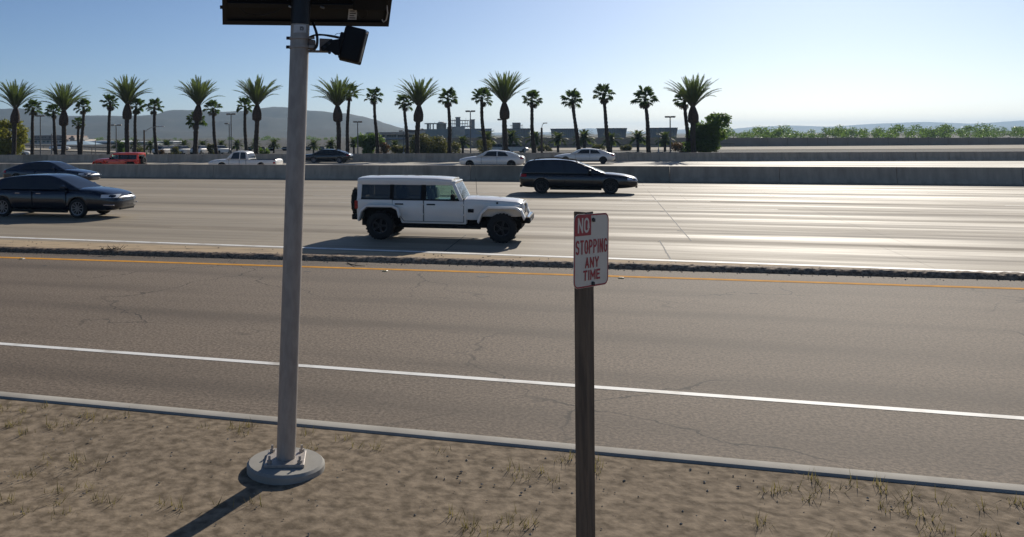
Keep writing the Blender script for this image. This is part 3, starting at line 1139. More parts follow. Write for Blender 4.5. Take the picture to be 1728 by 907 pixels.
XOVER = dict(
    body=[(0, .56, .86, .66), (.012, .40, 1.0, .80), (.05, .30, 1.08, .91), (.14, .26, 1.09, .975), (.3, .24, 1.07, 1), (.5, .23, 1.06, 1), (.66, .23, 1.07, 1), (.76, .23, 1.09, .985), (.87, .25, 1.03, .95), (.95, .29, .92, .88), (.980, .32, .83, .78), (.994, .36, .76, .65), (1, .44, .66, .43)],
    belt=1.04, roof=[(.035, 1.04), (.12, 1.36), (.24, 1.50), (.40, 1.555), (.54, 1.51), (.745, 1.04)], wb=.91, wt=.70,
    windows=[(.15, .40, .20, .40), (.415, .635, .415, .545)], windscreen=(.565, .725), rear_screen=(.055, .19),
    handles=(.30, .455), seams=(.408, .655), mirror=.645, head=(.90, .988, .76, .88), tail=(.008, .06, .82, .98), nose=(.60, .24))
# B: navy crossover sedan, cut by the picture's edge
build_car('navy_car', 'dark navy car with silver alloy wheels in the lane beside the white boxy off-roader', 'car', -22.75, -16.85, 27.05, 1.88, 1.555, 1, M['navy_paint'], traffic_r, (1.08, 4.33), 0.36,
          dict(XOVER, wheel='alloy', strip=(.90, .985, .50, 'chrome'), handle_mat=M['chrome']))
# C: dark blue sedan behind it
build_car('dark_blue_sedan', 'dark blue sedan mostly hidden behind the navy car, nearest the median barrier', 'car', -36.4, -30.1, 45.3, 1.84, 1.45, 1, M['blue_paint'], traffic_r, (1.2, 4.95), 0.34,
          scaled(SEDAN, 1.45, wheel='alloy', strip=(.90, .985, .60, 'lamp_clear')))
# D: black SUV
SUV = dict(
    body=[(0, .55, .90, .74), (.008, .40, 1.02, .86), (.03, .32, 1.07, .94), (.10, .28, 1.07, .985), (.3, .26, 1.05, 1), (.5, .25, 1.04, 1), (.68, .25, 1.04, 1), (.76, .25, 1.02, .99), (.88, .28, .95, .95), (.95, .32, .86, .88), (.980, .35, .79, .79), (.994, .40, .72, .65), (1, .47, .63, .42)],
    belt=1.02, roof=[(.012, 1.02), (.045, 1.42), (.085, 1.62), (.25, 1.69), (.39, 1.67), (.49, 1.57), (.735, 1.01)], wb=.92, wt=.76, smooth_roof=True,
    windows=[(.075, .19, .11, .19), (.215, .375, .215, .375), (.395, .61, .395, .50)], windscreen=(.515, .715), rear_screen=(.018, .07),
    handles=(.265, .45), seams=(.21, .392, .625), mirror=.60, head=(.91, .985, .70, .82), tail=(.004, .06, .84, .98), nose=(.60, .24), rails=(.12, .50), wheel='dark')
build_car('black_sport_utility', 'black sport utility wagon passing in front of the white sedan on the far side', 'suv', -3.85, 1.85, 43.3, 1.94, 1.70, 1, M['black_paint'], traffic_r, (1.08, 4.4), 0.37, dict(SUV, strip=(.90, .985, .66, 'chrome')))
# G, H, I far sedans heading the other way
def s_at(px, D):
    return px_to_s(px, D)


build_car('black_sedan', 'black sedan on the far carriageway with its front hidden by the grey pole', 'car', s_at(503, 86.5), s_at(589, 86.5), 86.5, 1.84, 1.46, -1, M['black_paint'], traffic_l, (1.1, 4.0), 0.33, scaled(SEDAN, 1.46, wheel='alloy'))
build_car('white_sedan', 'white sedan on the far carriageway, seen whole just above the median barrier', 'car', s_at(773, 74.5), s_at(884, 74.5), 74.5, 1.86, 1.55, -1, M['silver_paint'], traffic_l, (1.1, 4.72), 0.34, scaled(SEDAN, 1.55, wheel='dark'))
build_car('white_sedan', 'white sedan with red tail light seen over the roof of the black wagon', 'car', s_at(934, 87), s_at(1038, 87), 87.0, 1.86, 1.47, -1, M['silver_paint'], traffic_l, (1.15, 4.75), 0.34, scaled(SEDAN, 1.47, wheel='dark'))
# F pickup
PICK = dict(
    body=[(0, .60, .98, .90), (.006, .50, 1.04, .95), (.02, .46, 1.06, .98), (.10, .40, 1.06, 1), (.3, .38, 1.06, 1), (.5, .36, 1.06, 1), (.68, .36, 1.06, 1), (.76, .36, 1.05, .99), (.88, .38, 1.01, .97), (.96, .42, .93, .92), (.99, .46, .84, .84), (1, .55, .76, .74)],
    belt=1.04, roof=[(.395, 1.04), (.405, 1.30), (.43, 1.60), (.50, 1.70), (.60, 1.68), (.635, 1.60), (.735, 1.03)], wb=.91, wt=.76, smooth_roof=True,
    windows=[(.43, .515, .44, .515), (.53, .655, .53, .62)], windscreen=(.645, .725), rear_screen=(.398, .42),
    handles=(.455, .555), seams=(.425, .522, .675), mirror=.665, head=(.92, .988, .76, .90), tail=(.004, .03, .70, 1.0), nose=(.68, .26), bed=(.015, .385, .62), wheel='dark')
build_car('white_pickup', 'white pickup truck with an open bed on the far carriageway', 'pickup truck', s_at(349, 64.5), s_at(464, 64.5), 64.5, 1.9, 1.70, -1, M['white_paint'], traffic_l, (1.25, 4.75), 0.38, PICK)


# A: boxy white off-roader; E: the red one
def build_offroader(name, label, Smid, Dmid, heading, pmat, group, scale=1.0):
    p = R(Smid, Dmid)
    root = thing(name, label, 'suv', (p.x, p.y, 0), (0, 0, -TH if heading > 0 else pi - TH), group, scale)
    o = -2.575                        # rear bumper at x = o
    X = lambda x: x + o
    XR, XF = 0.92, 4.38               # axles
    T = M['trim']

    def arch(cx, cz, r_, a0, a1, k=10):
        return [(cx + r_ * cos(radians(a0 + (a1 - a0) * i / k)), cz + r_ * sin(radians(a0 + (a1 - a0) * i / k))) for i in range(k + 1)]
    # tub side silhouette with the rear arch cut out
    poly = [(X(.22), .58), (X(.20), 1.14), (X(3.40), 1.14), (X(3.40), .47), (X(XR + .62), .47)] + [(X(XR) + x, z) for x, z in ((.50, .86), (.36, .95), (-.36, .95), (-.50, .86), (-.58, .58))]
    body = part('body', MB().prism(poly, -0.79, 0.79), pmat, root, bevel=0.03, smooth=35)
    part('wheel_well', MB().box2((X(XR) - .52, -.66, .60), (X(XR) + .52, .66, .94)), T, root)
    part('wheel_well', MB().box2((X(XF) - .46, -.61, .60), (X(XF) + .46, .61, .92)), T, root)
    # floor and frame
    part('chassis', MB().box2((X(.3), -.55, .36), (X(4.9), .55, .60)), T, root, bevel=0.02)
    for sy in (-1, 1):
        part('rock_rail', MB().tube([(X(XR + .56), sy * .80, .40), (X(XF - .58), sy * .80, .40)], .05, 10), T, root, smooth=60)
    for ax, hh in ((XR, .395), (XF, .395)):
        part('axle', MB().tube([(X(ax), -.7, hh), (X(ax), .7, hh)], .06, 10), T, root, smooth=60)
        for sy in (-1, 1):
            add_wheel(root, X(ax), sy * .80, .395, .26, 'offroad')
    # hood: tapered, slightly domed
    hd = []
    for x, w, z0, z1 in ((3.34, .76, .70, 1.19), (3.6, .745, .70, 1.19), (4.2, .70, .70, 1.165), (4.75, .655, .70, 1.125), (4.90, .64, .72, 1.09)):
        hd.append([(X(x), -w, z0), (X(x), -w, z1 - .055), (X(x), -w + .03, z1 - .015), (X(x), -w * .4, z1 + .03), (X(x), w * .4, z1 + .03), (X(x), w - .03, z1 - .015), (X(x), w, z1 - .055), (X(x), w, z0)])
    part('hood', MB().loft(hd), pmat, root, bevel=0.012, smooth=30)
    # flat fender flares
    for sy in (-1, 1):
        for ax, a, b_ in ((XF, .66, .66), (XR, .64, .62)):
            path = [(X(ax) - a, .58), (X(ax) - .55, .86), (X(ax) - .38, 1.0), (X(ax) + .40, 1.0), (X(ax) + .56, .93), (X(ax) + b_, .70)]
            outer = [(x, z) for x, z in path]
            inner = [(X(ax) + (x - X(ax)) * .93, z - .07) for x, z in path][::-1]
            y0, y1 = sorted((sy * .66, sy * 1.01))
            part('fender_flare', MB().prism(outer + inner, y0, y1), pmat, root, bevel=0.02, smooth=35)
        # inner fender side between hood and door
        part('front_fender', MB().prism([(X(3.38), .60), (X(3.38), 1.10), (X(4.86), 1.03), (X(4.86), .93), (X(XF) - .40, .93), (X(XF) - .60, .60)], *sorted((sy * .62, sy * .765))), pmat, root, bevel=0.015, smooth=35)
        # doors
        for nm, xa, xb in (('front_door', 2.20, 3.32), ('rear_door', 1.28, 2.17)):
            pl = [(X(xa), .54), (X(xa), 1.125), (X(xb), 1.125), (X(xb), .54)] if nm == 'front_door' else [(X(xa) + .34, .54), (X(xa) + .12, .82), (X(xa), .97), (X(xa), 1.125), (X(xb), 1.125), (X(xb), .54)]
            gx = [(q[0] + (.012 if q[0] > X((xa + xb) / 2) else -.012), q[1] + (.012 if q[1] > .9 else -.012)) for q in pl]
            part('door_seal', MB().prism(gx, *sorted((sy * .785, sy * .7935))), T, root)
            dr = part(nm, MB().prism(pl, *sorted((sy * .785, sy * .812))), pmat, root, bevel=0.012, smooth=35)
            part('door_handle', MB().box((X(xa) + .20, sy * .83, 1.02), (.24, .045, .035)), T, dr, bevel=0.01)
            for hz_ in (.74, 1.02):
                part('hinge', MB().box((X(xb) - .03, sy * .822, hz_), (.10, .03, .05)), pmat, dr, bevel=0.006)
        part('hood_latch', MB().box((X(4.25), sy * .735, 1.06), (.05, .04, .10)), T, root, bevel=0.008)
        part('side_vent', MB().box((X(3.52), sy * .775, .86), (.16, .03, .10)), T, root, bevel=0.008)
        part('side_lamp', MB().box((X(4.80), sy * .93, .95), (.10, .05, .04)), M['lamp_red'] if False else M['marker_amber'], root, bevel=0.008)
        part('tail_light', MB().box((X(.20), sy * .72, .98), (.10, .16, .24)), M['lamp_red'], root, bevel=0.015)
        part('mirror', MB().box((X(3.06), sy * .98, 1.24), (.12, .20, .17)), T, root, bevel=0.03, smooth=40)
        part('mirror_stalk', MB().box((X(3.08), sy * .86, 1.17), (.06, .16, .05)), T, root)
        part('antenna', MB().tube([(X(3.5), .70, 1.15), (X(3.46), .70, 1.70)], .006, 5), T, root) if sy > 0 else None
    # hard top
    zt, zb = 1.80, 1.14
    fy = lambda z: -0.10 * (z - zb) / (zt - zb)
    part('hard_top', MB().loft([[(X(x), -w, z0), (X(x), -w * .995, z1 + .01), (X(x), -w * .97, z1 + .04), (X(x), -w * .88, z1 + .058), (X(x), -w * .3, z1 + .080), (X(x), w * .3, z1 + .080), (X(x), w * .88, z1 + .058), (X(x), w * .97, z1 + .04), (X(x), w * .995, z1 + .01), (X(x), w, z0)]
                                for x, w, z0, z1 in ((.22, .715, 1.56, 1.685), (.40, .72, 1.56, 1.705), (1.6, .72, 1.56, 1.715), (2.5, .72, 1.56, 1.70), (2.98, .71, 1.555, 1.665))]), pmat, root, bevel=0.012, smooth=40)
    for sy in (-1, 1):
        def side(nm, poly, m_, t0=-.030, t1=0.0, par=root):
            mb = MB().prism(poly, t0, t1)
            mb.v = [(x, sy * (.785 + fy(z) + y), z) for x, y, z in mb.v]
            return part(nm, mb, m_, par, smooth=None)
        side('rear_pillar', [(X(.22), 1.14), (X(.34), 1.14), (X(.36), 1.57), (X(.25), 1.57)], pmat)
        side('window_pillar', [(X(1.20), 1.14), (X(1.31), 1.14), (X(1.31), 1.57), (X(1.20), 1.57)], T)
        side('window_pillar', [(X(2.11), 1.14), (X(2.25), 1.14), (X(2.25), 1.57), (X(2.11), 1.57)], T)
        side('window_frame', [(X(.34), 1.135), (X(3.20), 1.135), (X(3.20), 1.165), (X(.34), 1.165)], T, -.03, .002)
        side('quarter_window', [(X(.35), 1.16), (X(1.20), 1.16), (X(1.20), 1.565), (X(.37), 1.565)], M['tint_glass'], -.018, -.012)
        side('rear_door_window', [(X(1.31), 1.16), (X(2.11), 1.16), (X(2.11), 1.565), (X(1.31), 1.565)], M['tint_glass'], -.018, -.012)
        side('front_door_window', [(X(2.25), 1.16), (X(3.16), 1.16), (X(2.985), 1.565), (X(2.25), 1.565)], M['glass'], -.018, -.012)
        side('windscreen_pillar', [(X(3.20), 1.13), (X(3.31), 1.13), (X(3.06), 1.63), (X(2.97), 1.63)], pmat, -.07, .0)
    part('windscreen', MB().loft([[(X(3.29) + t, -.70, 1.16), (X(3.29) + t, .70, 1.16), (X(3.06) + t, .63, 1.61), (X(3.06) + t, -.63, 1.61)] for t in (0, .008)]), M['glass'], root)
    part('windscreen_header', MB().box2((X(2.96), -.66, 1.59), (X(3.08), .66, 1.67)), pmat, root, bevel=0.02)
    part('cowl', MB().box2((X(3.28), -.72, 1.12), (X(3.38), .72, 1.17)), T, root)
    part('rear_window', MB().loft([[(X(.215) + t, -.60, 1.18), (X(.215) + t, .60, 1.18), (X(.235) + t, .56, 1.55), (X(.235) + t, -.56, 1.55)] for t in (0, .008)]), M['tint_glass'], root)
    part('tailgate_frame', MB().box2((X(.215), -.72, 1.14), (X(.26), -.60, 1.57)).box2((X(.215), .60, 1.14), (X(.26), .72, 1.57)), pmat, root)
    # nose
    gr = part('grille', MB().box2((X(4.90), -.62, .70), (X(4.955), .62, 1.08)), pmat, root, bevel=0.02, smooth=35)
    for k in range(7):
        part('grille_slot', MB().box((X(4.957), (k - 3) * .088, .90), (.012, .048, .27)), T, gr, bevel=0.004)
    for sy in (-1, 1):
        part('headlight', MB().lathe([(.095, X(4.94)), (.095, X(4.965)), (.07, X(4.985)), (.02, X(4.99))], 20, 'x', (0, sy * .46, .92)), M['lamp_clear'], gr, smooth=50)
    bp = part('front_bumper', MB().box2((X(4.98), -.78, .54), (X(5.15), .78, .70)).box2((X(4.85), -.42, .50), (X(5.0), .42, .66)), T, root, bevel=0.03, smooth=35)
    part('bumper_bezel', MB().box2((X(5.02), -.80, .70), (X(5.12), .80, .722)), M['chrome'], bp)
    for sy in (-1, 1):
        part('fog_lamp', MB().lathe([(.05, X(5.14)), (.05, X(5.16)), (.02, X(5.165))], 14, 'x', (0, sy * .52, .62)), M['lamp_clear'], bp)
    part('rear_bumper', MB().box2((X(.05), -.76, .54), (X(.25), .76, .70)), T, root, bevel=0.03, smooth=35)
    tm, rm, dm = wheel_meshes(.40, .25, 'offroad')
    sp = link('spare_wheel', tm, root, (X(.06), -.05, 1.02), (0, 0, -pi / 2))
    link('rim', rm, sp)
    # interior
    for sx in (2.35, 1.45):
        for sy in (-.38, .38):
            st_ = part('seat', MB().box((X(sx), sy, 1.12), (.14, .50, .62), Matrix.Rotation(-.22, 3, 'Y')).box((X(sx) + .26, sy, .84), (.52, .50, .14)), M['seat'], root, bevel=0.04, smooth=40)
            part('headrest', MB().box((X(sx) - .10, sy, 1.44), (.09, .28, .17)), M['seat'], st_, bevel=0.03)
    part('dashboard', MB().box2((X(3.0), -.70, .95), (X(3.33), .70, 1.16)), M['seat'], root, bevel=0.04)
    wheel = MB()
    pts_ = [(0, .19 * cos(2 * pi * k / 20), .19 * sin(2 * pi * k / 20)) for k in range(21)]
    wheel.tube(pts_, .014, 6, caps=False)
    part('steering_wheel', wheel, T, root, loc=(X(2.86), .38, 1.17), rot=(0, -.35, 0), smooth=60)
    part('roll_bar', MB().tube([(X(2.08), -.64, 1.1), (X(2.08), -.60, 1.55), (X(2.08), .60, 1.55), (X(2.08), .64, 1.1)], .035, 8), M['seat'], root, smooth=50)
    return root


build_offroader('white_offroader', 'white boxy four door off-roader with a spare wheel on its tailgate', (-6.98 - 1.80) / 2, 23.62 + 0.79, 1, M['white_paint'], traffic_r)
build_offroader('red_offroader', 'red boxy off-roader on the far carriageway', (s_at(154, 65.5) + s_at(252, 65.5)) / 2, 65.5, -1, M['red_paint'], traffic_l, 0.90)

# ================================================================== pole with solar panel and radar box
ZP = 7.37
base = P(482.5, 791, ZP)
base.z = 0.17
root = thing('sensor_pole', 'tall galvanised steel pole carrying a solar panel and a black sensor box', 'pole', tuple(base))
L_ = lambda px, py, z=ZP: P(px, py, z) - base
p_lo, p_hi = L_(482.5, 786), L_(510.5, -75)
p_lo.z = 0.02
shaft = part('shaft', MB().tube([p_lo + (p_hi - p_lo) * t for t in (0, .25, .5, .75, 1)], 0.0825, 40), M['galv'], root, smooth=40)
axis = (p_hi - p_lo).normalized()


def on_pole(py):
    """centre of the shaft at photo row py"""
    t = (py - 786) / (-75 - 786)
    return L_(482.5 + 28 * t, py)


bp = part('base_plate', MB().box((0, 0, 0.015), (0.34, 0.34, 0.03)), M['galv'], root, bevel=0.006)
for sx in (-1, 1):
    for sy in (-1, 1):
        part('anchor_bolt', MB().lathe([(.022, .03), (.022, .055), (.011, .056), (.011, .09)], 6, 'z', (sx * .13, sy * .13, 0)), M['galv'], bp)
part('footing', MB().lathe([(.34, -.35), (.34, -.02), (.32, .0)], 28), M['kerb'], root, smooth=40)
# paper label wrapped on the shaft
c = on_pole(50.5)
mb = MB()
hh = 0.034
k = 12
for i in range(k + 1):
    a = -2.25 + 1.42 * i / k
    for dz in (-hh, hh):
        mb.v.append((c.x + .0835 * cos(a) + axis.x * dz, c.y + .0835 * sin(a), c.z + dz))
for i in range(k):
    mb.f.append((2 * i, 2 * i + 2, 2 * i + 3, 2 * i + 1))
    mb.m.append(0)
lab = part('paper_label', mb, M['label'], root, smooth=60)
for (a0, a1, z0, z1) in ((-1.52, -1.44, -.016, .018), (-1.40, -1.34, -.016, -.002), (-1.40, -1.30, .004, .018), (-1.27, -1.20, -.018, .018), (-1.17, -1.12, -.012, .012)):
    mb = MB()
    for i in range(4):
        a = a0 + (a1 - a0) * i / 3
        for dz in (z0, z1):
            mb.v.append((c.x + .0842 * cos(a) + axis.x * dz, c.y + .0842 * sin(a), c.z + dz))
    mb.f += [(0, 2, 3, 1), (2, 4, 5, 3), (4, 6, 7, 5)]
    mb.m += [0] * 3
    part('printed_mark', mb, M['ink'], lab)
part('pole_top_shade', MB().tube([on_pole(42), on_pole(-74)], .0845, 40), M['black_frame'], root, smooth=40)  # black tube added to darken the pole top as the panel's shade
# clamps
for py, h_ in ((65, .022), (80, .022)):
    c = on_pole(py)
    cl = part('clamp_band', MB().lathe([(.0835, -h_ / 2), (.094, -h_ / 2), (.094, h_ / 2), (.0835, h_ / 2)], 36, 'z', tuple(c), closed=True), M['galv'], root, smooth=30)
    part('clamp_bolt', MB().tube([c + Vector((-.115, -.02, 0)), c + Vector((-.078, -.02, 0))], .014, 8), M['bolt'], cl)
    part('clamp_ear', MB().box(c + Vector((.105, -.03, 0)), (.05, .03, h_)), M['galv'], cl)
# bracket: two steel plates, a black arm and a rod
zb_ = ZP - .03
def plate(name, pts, z, th, m, par=root):
    mb = MB()
    a = [L_(px, py, z) for px, py in pts]
    b = [q + Vector((0, th, 0)) for q in a]
    n = len(a)
    mb.add(a + b, [tuple(range(n)), tuple(range(2 * n - 1, n - 1, -1))] + [(i, i + n, (i + 1) % n + n, (i + 1) % n) for i in range(n)])
    return part(name, mb, m, par, bevel=0.003, seg=1)
plate('bracket_plate', [(521, 66), (532, 68), (533, 84), (521, 84)], zb_, .05, M['rust_steel'])
plate('bracket_plate', [(539, 65), (561, 66), (560, 86), (539, 87)], zb_, .06, M['rust_steel'])
plate('bracket_arm', [(541, 80), (556, 68), (572, 66), (574, 92), (566, 93), (558, 87), (543, 86)], zb_ - .045, .04, M['black_plastic'])
part('bracket_rod', MB().tube([L_(521, 87, ZP), L_(556, 87.5, ZP)], .011, 8), M['steel_grey'], root, smooth=60)
for px, py in ((548, 80), (555, 73), (556, 89)):
    part('bracket_bolt', MB().lathe([(.014, -.012), (.014, .012)], 6, 'y', tuple(L_(px, py, zb_ - .055))), M['bolt'], root)
# black sensor box, seen from behind
cb = L_(595.5, 76, ZP)
tilt = Matrix.Rotation(radians(14.5), 4, 'Y') @ Matrix.Rotation(radians(-8), 4, 'Z')
sb = part('sensor_box', MB().box((0, 0, 0), (.195, .13, .30)), M['black_plastic'], root, bevel=0.028, smooth=45, seg=4)
sb.matrix_local = Matrix.Translation(cb) @ tilt
part('box_lid', MB().box((0, .07, 0), (.20, .03, .305)), M['black_plastic'], sb, bevel=0.012, smooth=45, seg=3)
part('box_mount', MB().box((-.10, -.03, -.02), (.04, .09, .20)), M['black_plastic'], sb, bevel=0.01)
part('sunlit_corner', MB().box((.088, -.02, .128), (.03, .06, .03), Matrix.Rotation(.7, 3, 'Y')), M['alu'], sb, bevel=0.005)  # bright metal piece imitating sunlight on the box's chamfered top corner


def cable(pts, r, m=M['cable'], par=root, nm='cable'):
    q = [L_(*p) for p in pts]
    out = []
    for i in range(len(q) - 1):
        p0, p1, p2, p3 = q[max(i - 1, 0)], q[i], q[i + 1], q[min(i + 2, len(q) - 1)]
        for k in range(6):
            t = k / 6
            out.append(0.5 * ((2 * p1) + (p2 - p0) * t + (2 * p0 - 5 * p1 + 4 * p2 - p3) * t * t + (3 * p1 - p0 - 3 * p2 + p3) * t ** 3))
    out.append(q[-1])
    return part(nm, MB().tube(out, r, 8), m, par, smooth=60)


cable([(526, 36, ZP + .1), (530, 44, ZP), (534.5, 58, ZP - .06), (535.5, 70, ZP - .08), (534, 79, ZP - .07), (530, 83.5, ZP - .05)], .012)
cable([(521, 63, ZP - .03), (530, 59.5, ZP - .09), (541, 58.5, ZP - .08), (560, 60.5, ZP - .06), (577, 64, ZP - .04)], .006)
cable([(522, 64, ZP - .02), (531, 60.5, ZP - .085), (545, 60, ZP - .08), (562, 63, ZP - .06), (576, 66, ZP - .04)], .005)
cable([(565, 60, ZP - .05), (569, 57, ZP - .05), (574, 57, ZP - .05), (576, 60, ZP - .05)], .0025)

# solar panel on the pole top, seen from behind and below
psi, tau = radians(8), radians(40)
xh = Vector((cos(psi), sin(psi), 0))
uh = Vector((sin(psi) * sin(tau), -cos(psi) * sin(tau), cos(tau)))
nh = xh.cross(uh)
org = L_(517.5, 43.0, ZP + .30)
mat4 = Matrix(((xh.x, uh.x, nh.x, org.x), (xh.y, uh.y, nh.y, org.y), (xh.z, uh.z, nh.z, org.z), (0, 0, 0, 1)))
WPN, HPN = 1.505, 1.0
sp = part('solar_panel', MB().box2((-WPN / 2 + .01, .01, -.03), (WPN / 2 - .01, HPN - .01, -.018)), [M['black_panel']], root)
sp.matrix_local = mat4
part('solar_cells', MB().box2((-WPN / 2 + .012, .012, -.036), (WPN / 2 - .012, HPN - .012, -.031)), M['cells'], sp)
fr = MB()
for a, b in (((-WPN / 2, 0, -.036), (WPN / 2, .012, .008)), ((-WPN / 2, HPN - .012, -.036), (WPN / 2, HPN, .008)), ((-WPN / 2, .012, -.036), (-WPN / 2 + .012, HPN - .012, .008)), ((WPN / 2 - .012, .012, -.036), (WPN / 2, HPN - .012, .008)),
             ((-WPN / 2, .012, .003), (WPN / 2, .042, .007)), ((-WPN / 2 + .012, .042, .003), (-WPN / 2 + .042, HPN - .012, .007)), ((WPN / 2 - .042, .042, .003), (WPN / 2 - .012, HPN - .012, .007))):
    fr.box2(a, b)
part('panel_frame', fr, M['black_frame'], sp)
part('mounting_channel', MB().box2((-WPN / 2 + .05, .20, .0075), (WPN / 2 - .05, .245, .04)), M['black_frame'], sp, bevel=0.004)
part('mounting_channel', MB().box2((-WPN / 2 + .05, .70, .0075), (WPN / 2 - .05, .745, .04)), M['black_frame'], sp, bevel=0.004)
for bx in (-.17, .11):
    part('channel_bolt', MB().tube([(bx, .222, .04), (bx + .03, .222, .065)], .009, 8), M['alu'], sp)
part('junction_box', MB().box2((.40, .19, -.018), (.70, .40, .05)), M['black_plastic'], sp, bevel=0.012)
part('sticker', MB().box2((.372, .055, -.018), (.452, .175, -.0145)), M['label'], sp)
for k_ in range(4):
    part('sticker_print', MB().box2((.385, .07 + k_ * .024, -.0145), (.44 - .012 * (k_ % 2), .08 + k_ * .024, -.0135)), M['ink'], sp)
pts = [(.705, .24, .03), (.718, .17, .05), (.712, .10, .055), (.69, .075, .05), (.675, .10, .045)]
part('cable_loop', MB().tube(pts, .006, 8), M['alu'], sp, smooth=60)
pts = [(.44, .19, .02), (.46, .12, .02), (.50, .09, .02), (.54, .13, .02), (.53, .19, .02)]
part('cable_loop', MB().tube(pts, .005, 8), M['cable'], sp, smooth=60)
pts = [(-.62, .2, .02), (-.55, .13, .02), (-.42, .11, .02), (-.30, .14, .02), (-.2, .2, .02)]
part('cable_loop', MB().tube(pts, .005, 8), M['cable'], sp, smooth=60)
part('side_bolt', MB().lathe([(.016, -WPN / 2 - .02), (.016, -WPN / 2)], 8, 'x', (0, .17, -.012)), M['bolt'], sp)
arm0 = p_hi + Vector((0, .02, -.15))
part('panel_strut', MB().tube([on_pole(20) + Vector((0, .06, 0)), Vector(mat4 @ Vector((0, .22, .04)))], .03, 8), M['black_frame'], root)

# ================================================================== NO STOPPING sign
ZS = 5.36
phi = radians(41.3)
sc = P(998.0, 422.5, ZS)
xs_, ys_ = Vector((cos(phi), sin(phi), 0)), Vector((-sin(phi), cos(phi), 0))
foot = sc + ys_ * .048 - xs_ * .012
foot.z = 0.08
sroot = thing('traffic_sign', 'white metal sign with red lettering NO STOPPING ANY TIME on a wooden post', 'sign', tuple(foot), (0, 0, phi))
W_, H_ = .385, .462
off = Vector((.012, -.048, sc.z - foot.z))
off_rot = Matrix.Rotation(radians(1.6), 4, 'Y')


def rrect(w, h, r, k=6):
    pts = []
    for cx, cz, a0 in ((w / 2 - r, h / 2 - r, 0), (-w / 2 + r, h / 2 - r, 90), (-w / 2 + r, -h / 2 + r, 180), (w / 2 - r, -h / 2 + r, 270)):
        for i in range(k + 1):
            a = radians(a0 + 90 * i / k)
            pts.append((cx + r * cos(a), cz + r * sin(a)))
    return pts


pn = part('sign_panel', MB().prism(rrect(W_, H_, .045), -.0015, .0015), M['sign_white'], sroot)
pn.matrix_local = Matrix.Translation(off) @ off_rot
o_, i_ = rrect(W_ - .004, H_ - .004, .043), rrect(W_ - .022, H_ - .022, .034)
mb = MB()
n = len(o_)
mb.add([(x, -.0024, z) for x, z in o_] + [(x, -.0024, z) for x, z in i_], [(i, (i + 1) % n, (i + 1) % n + n, i + n) for i in range(n)])
part('red_border', mb, M['sign_red'], pn)
# red block behind NO with the rounded corner of the sheet
bl = [(x, z) for x, z in rrect(W_ - .006, H_ - .006, .042) if x < 0 and z > 0]
bl = bl + [(-W_ / 2 + .003, H_ / 2 - .292 * H_), (-W_ / 2 + .475 * W_, H_ / 2 - .292 * H_), (-W_ / 2 + .475 * W_, H_ / 2 - .003)]
mb = MB().add([(x, -.0030, z) for x, z in bl], [tuple(range(len(bl)))])
part('red_block', mb, M['sign_red'], pn)


def text_part(body, x0, x1, z0, z1, y, m, par, bold=0.012, gap=None):
    cu = bpy.data.curves.new('lettering', 'FONT')
    cu.body = body
    cu.size = 1.0
    cu.offset = bold
    cu.space_character = gap or 1.08 + bold * 4
    t = bpy.data.objects.new('tmp_text', cu)
    COL.objects.link(t)
    dg = bpy.context.evaluated_depsgraph_get()
    dg.update()
    me = bpy.data.meshes.new_from_object(t.evaluated_get(dg), depsgraph=dg)
    bpy.data.objects.remove(t)
    xs = [v.co.x for v in me.vertices]
    ys = [v.co.y for v in me.vertices]
    for v in me.vertices:
        fx = (v.co.x - min(xs)) / (max(xs) - min(xs))
        fz = (v.co.y - min(ys)) / (max(ys) - min(ys))
        v.co = (x0 + (x1 - x0) * fx, y, z0 + (z1 - z0) * fz)
    me.materials.clear()
    me.materials.append(m)
    me.name = 'lettering'
    return link('lettering', me, par)


def sx(f):
    return -W_ / 2 + f * W_


def sz(f):
    return H_ / 2 - f * H_


def arc(cx, cz, rx, rz, a0, a1, k=8):
    return [(cx + rx * cos(radians(a0 + (a1 - a0) * i / k)), cz + rz * sin(radians(a0 + (a1 - a0) * i / k))) for i in range(k + 1)]


GL = {
    'N': [[(0, 0), (0, 1)], [(0, 1), (1, 0)], [(1, 0), (1, 1)]],
    'O': [arc(.5, .72, .5, .28, 0, 180) + arc(.5, .28, .5, .28, 180, 360) + [(1, .28), (1, .72)]],
    'S': [arc(.5, .76, .5, .24, 15, 180) + [(.08, .60), (.92, .42)] + arc(.5, .24, .5, .24, 0, -165)],
    'T': [[(0, 1), (1, 1)], [(.5, 1), (.5, 0)]],
    'P': [[(0, 0), (0, 1)], [(0, 1), (.5, 1)] + arc(.5, .75, .5, .25, 80, -80) + [(.5, .5), (0, .5)]],
    'I': [[(.5, 0), (.5, 1)]],
    'G': [arc(.5, .74, .5, .26, 15, 180) + arc(.5, .26, .5, .26, 180, 360) + [(1, .46), (.55, .46)]],
    'A': [[(0, 0), (.5, 1)], [(.5, 1), (1, 0)], [(.17, .30), (.83, .30)]],
    'Y': [[(0, 1), (.5, .45)], [(1, 1), (.5, .45)], [(.5, .48), (.5, 0)]],
    'M': [[(0, 0), (0, 1)], [(0, 1), (.5, .30)], [(.5, .30), (1, 1)], [(1, 1), (1, 0)]],
    'E': [[(0, 0), (0, 1)], [(0, 1), (1, 1)], [(0, .52), (.8, .52)], [(0, 0), (1, 0)]],
}
GW = {'I': .0, 'M': 1.25, 'T': .95, 'E': .85}


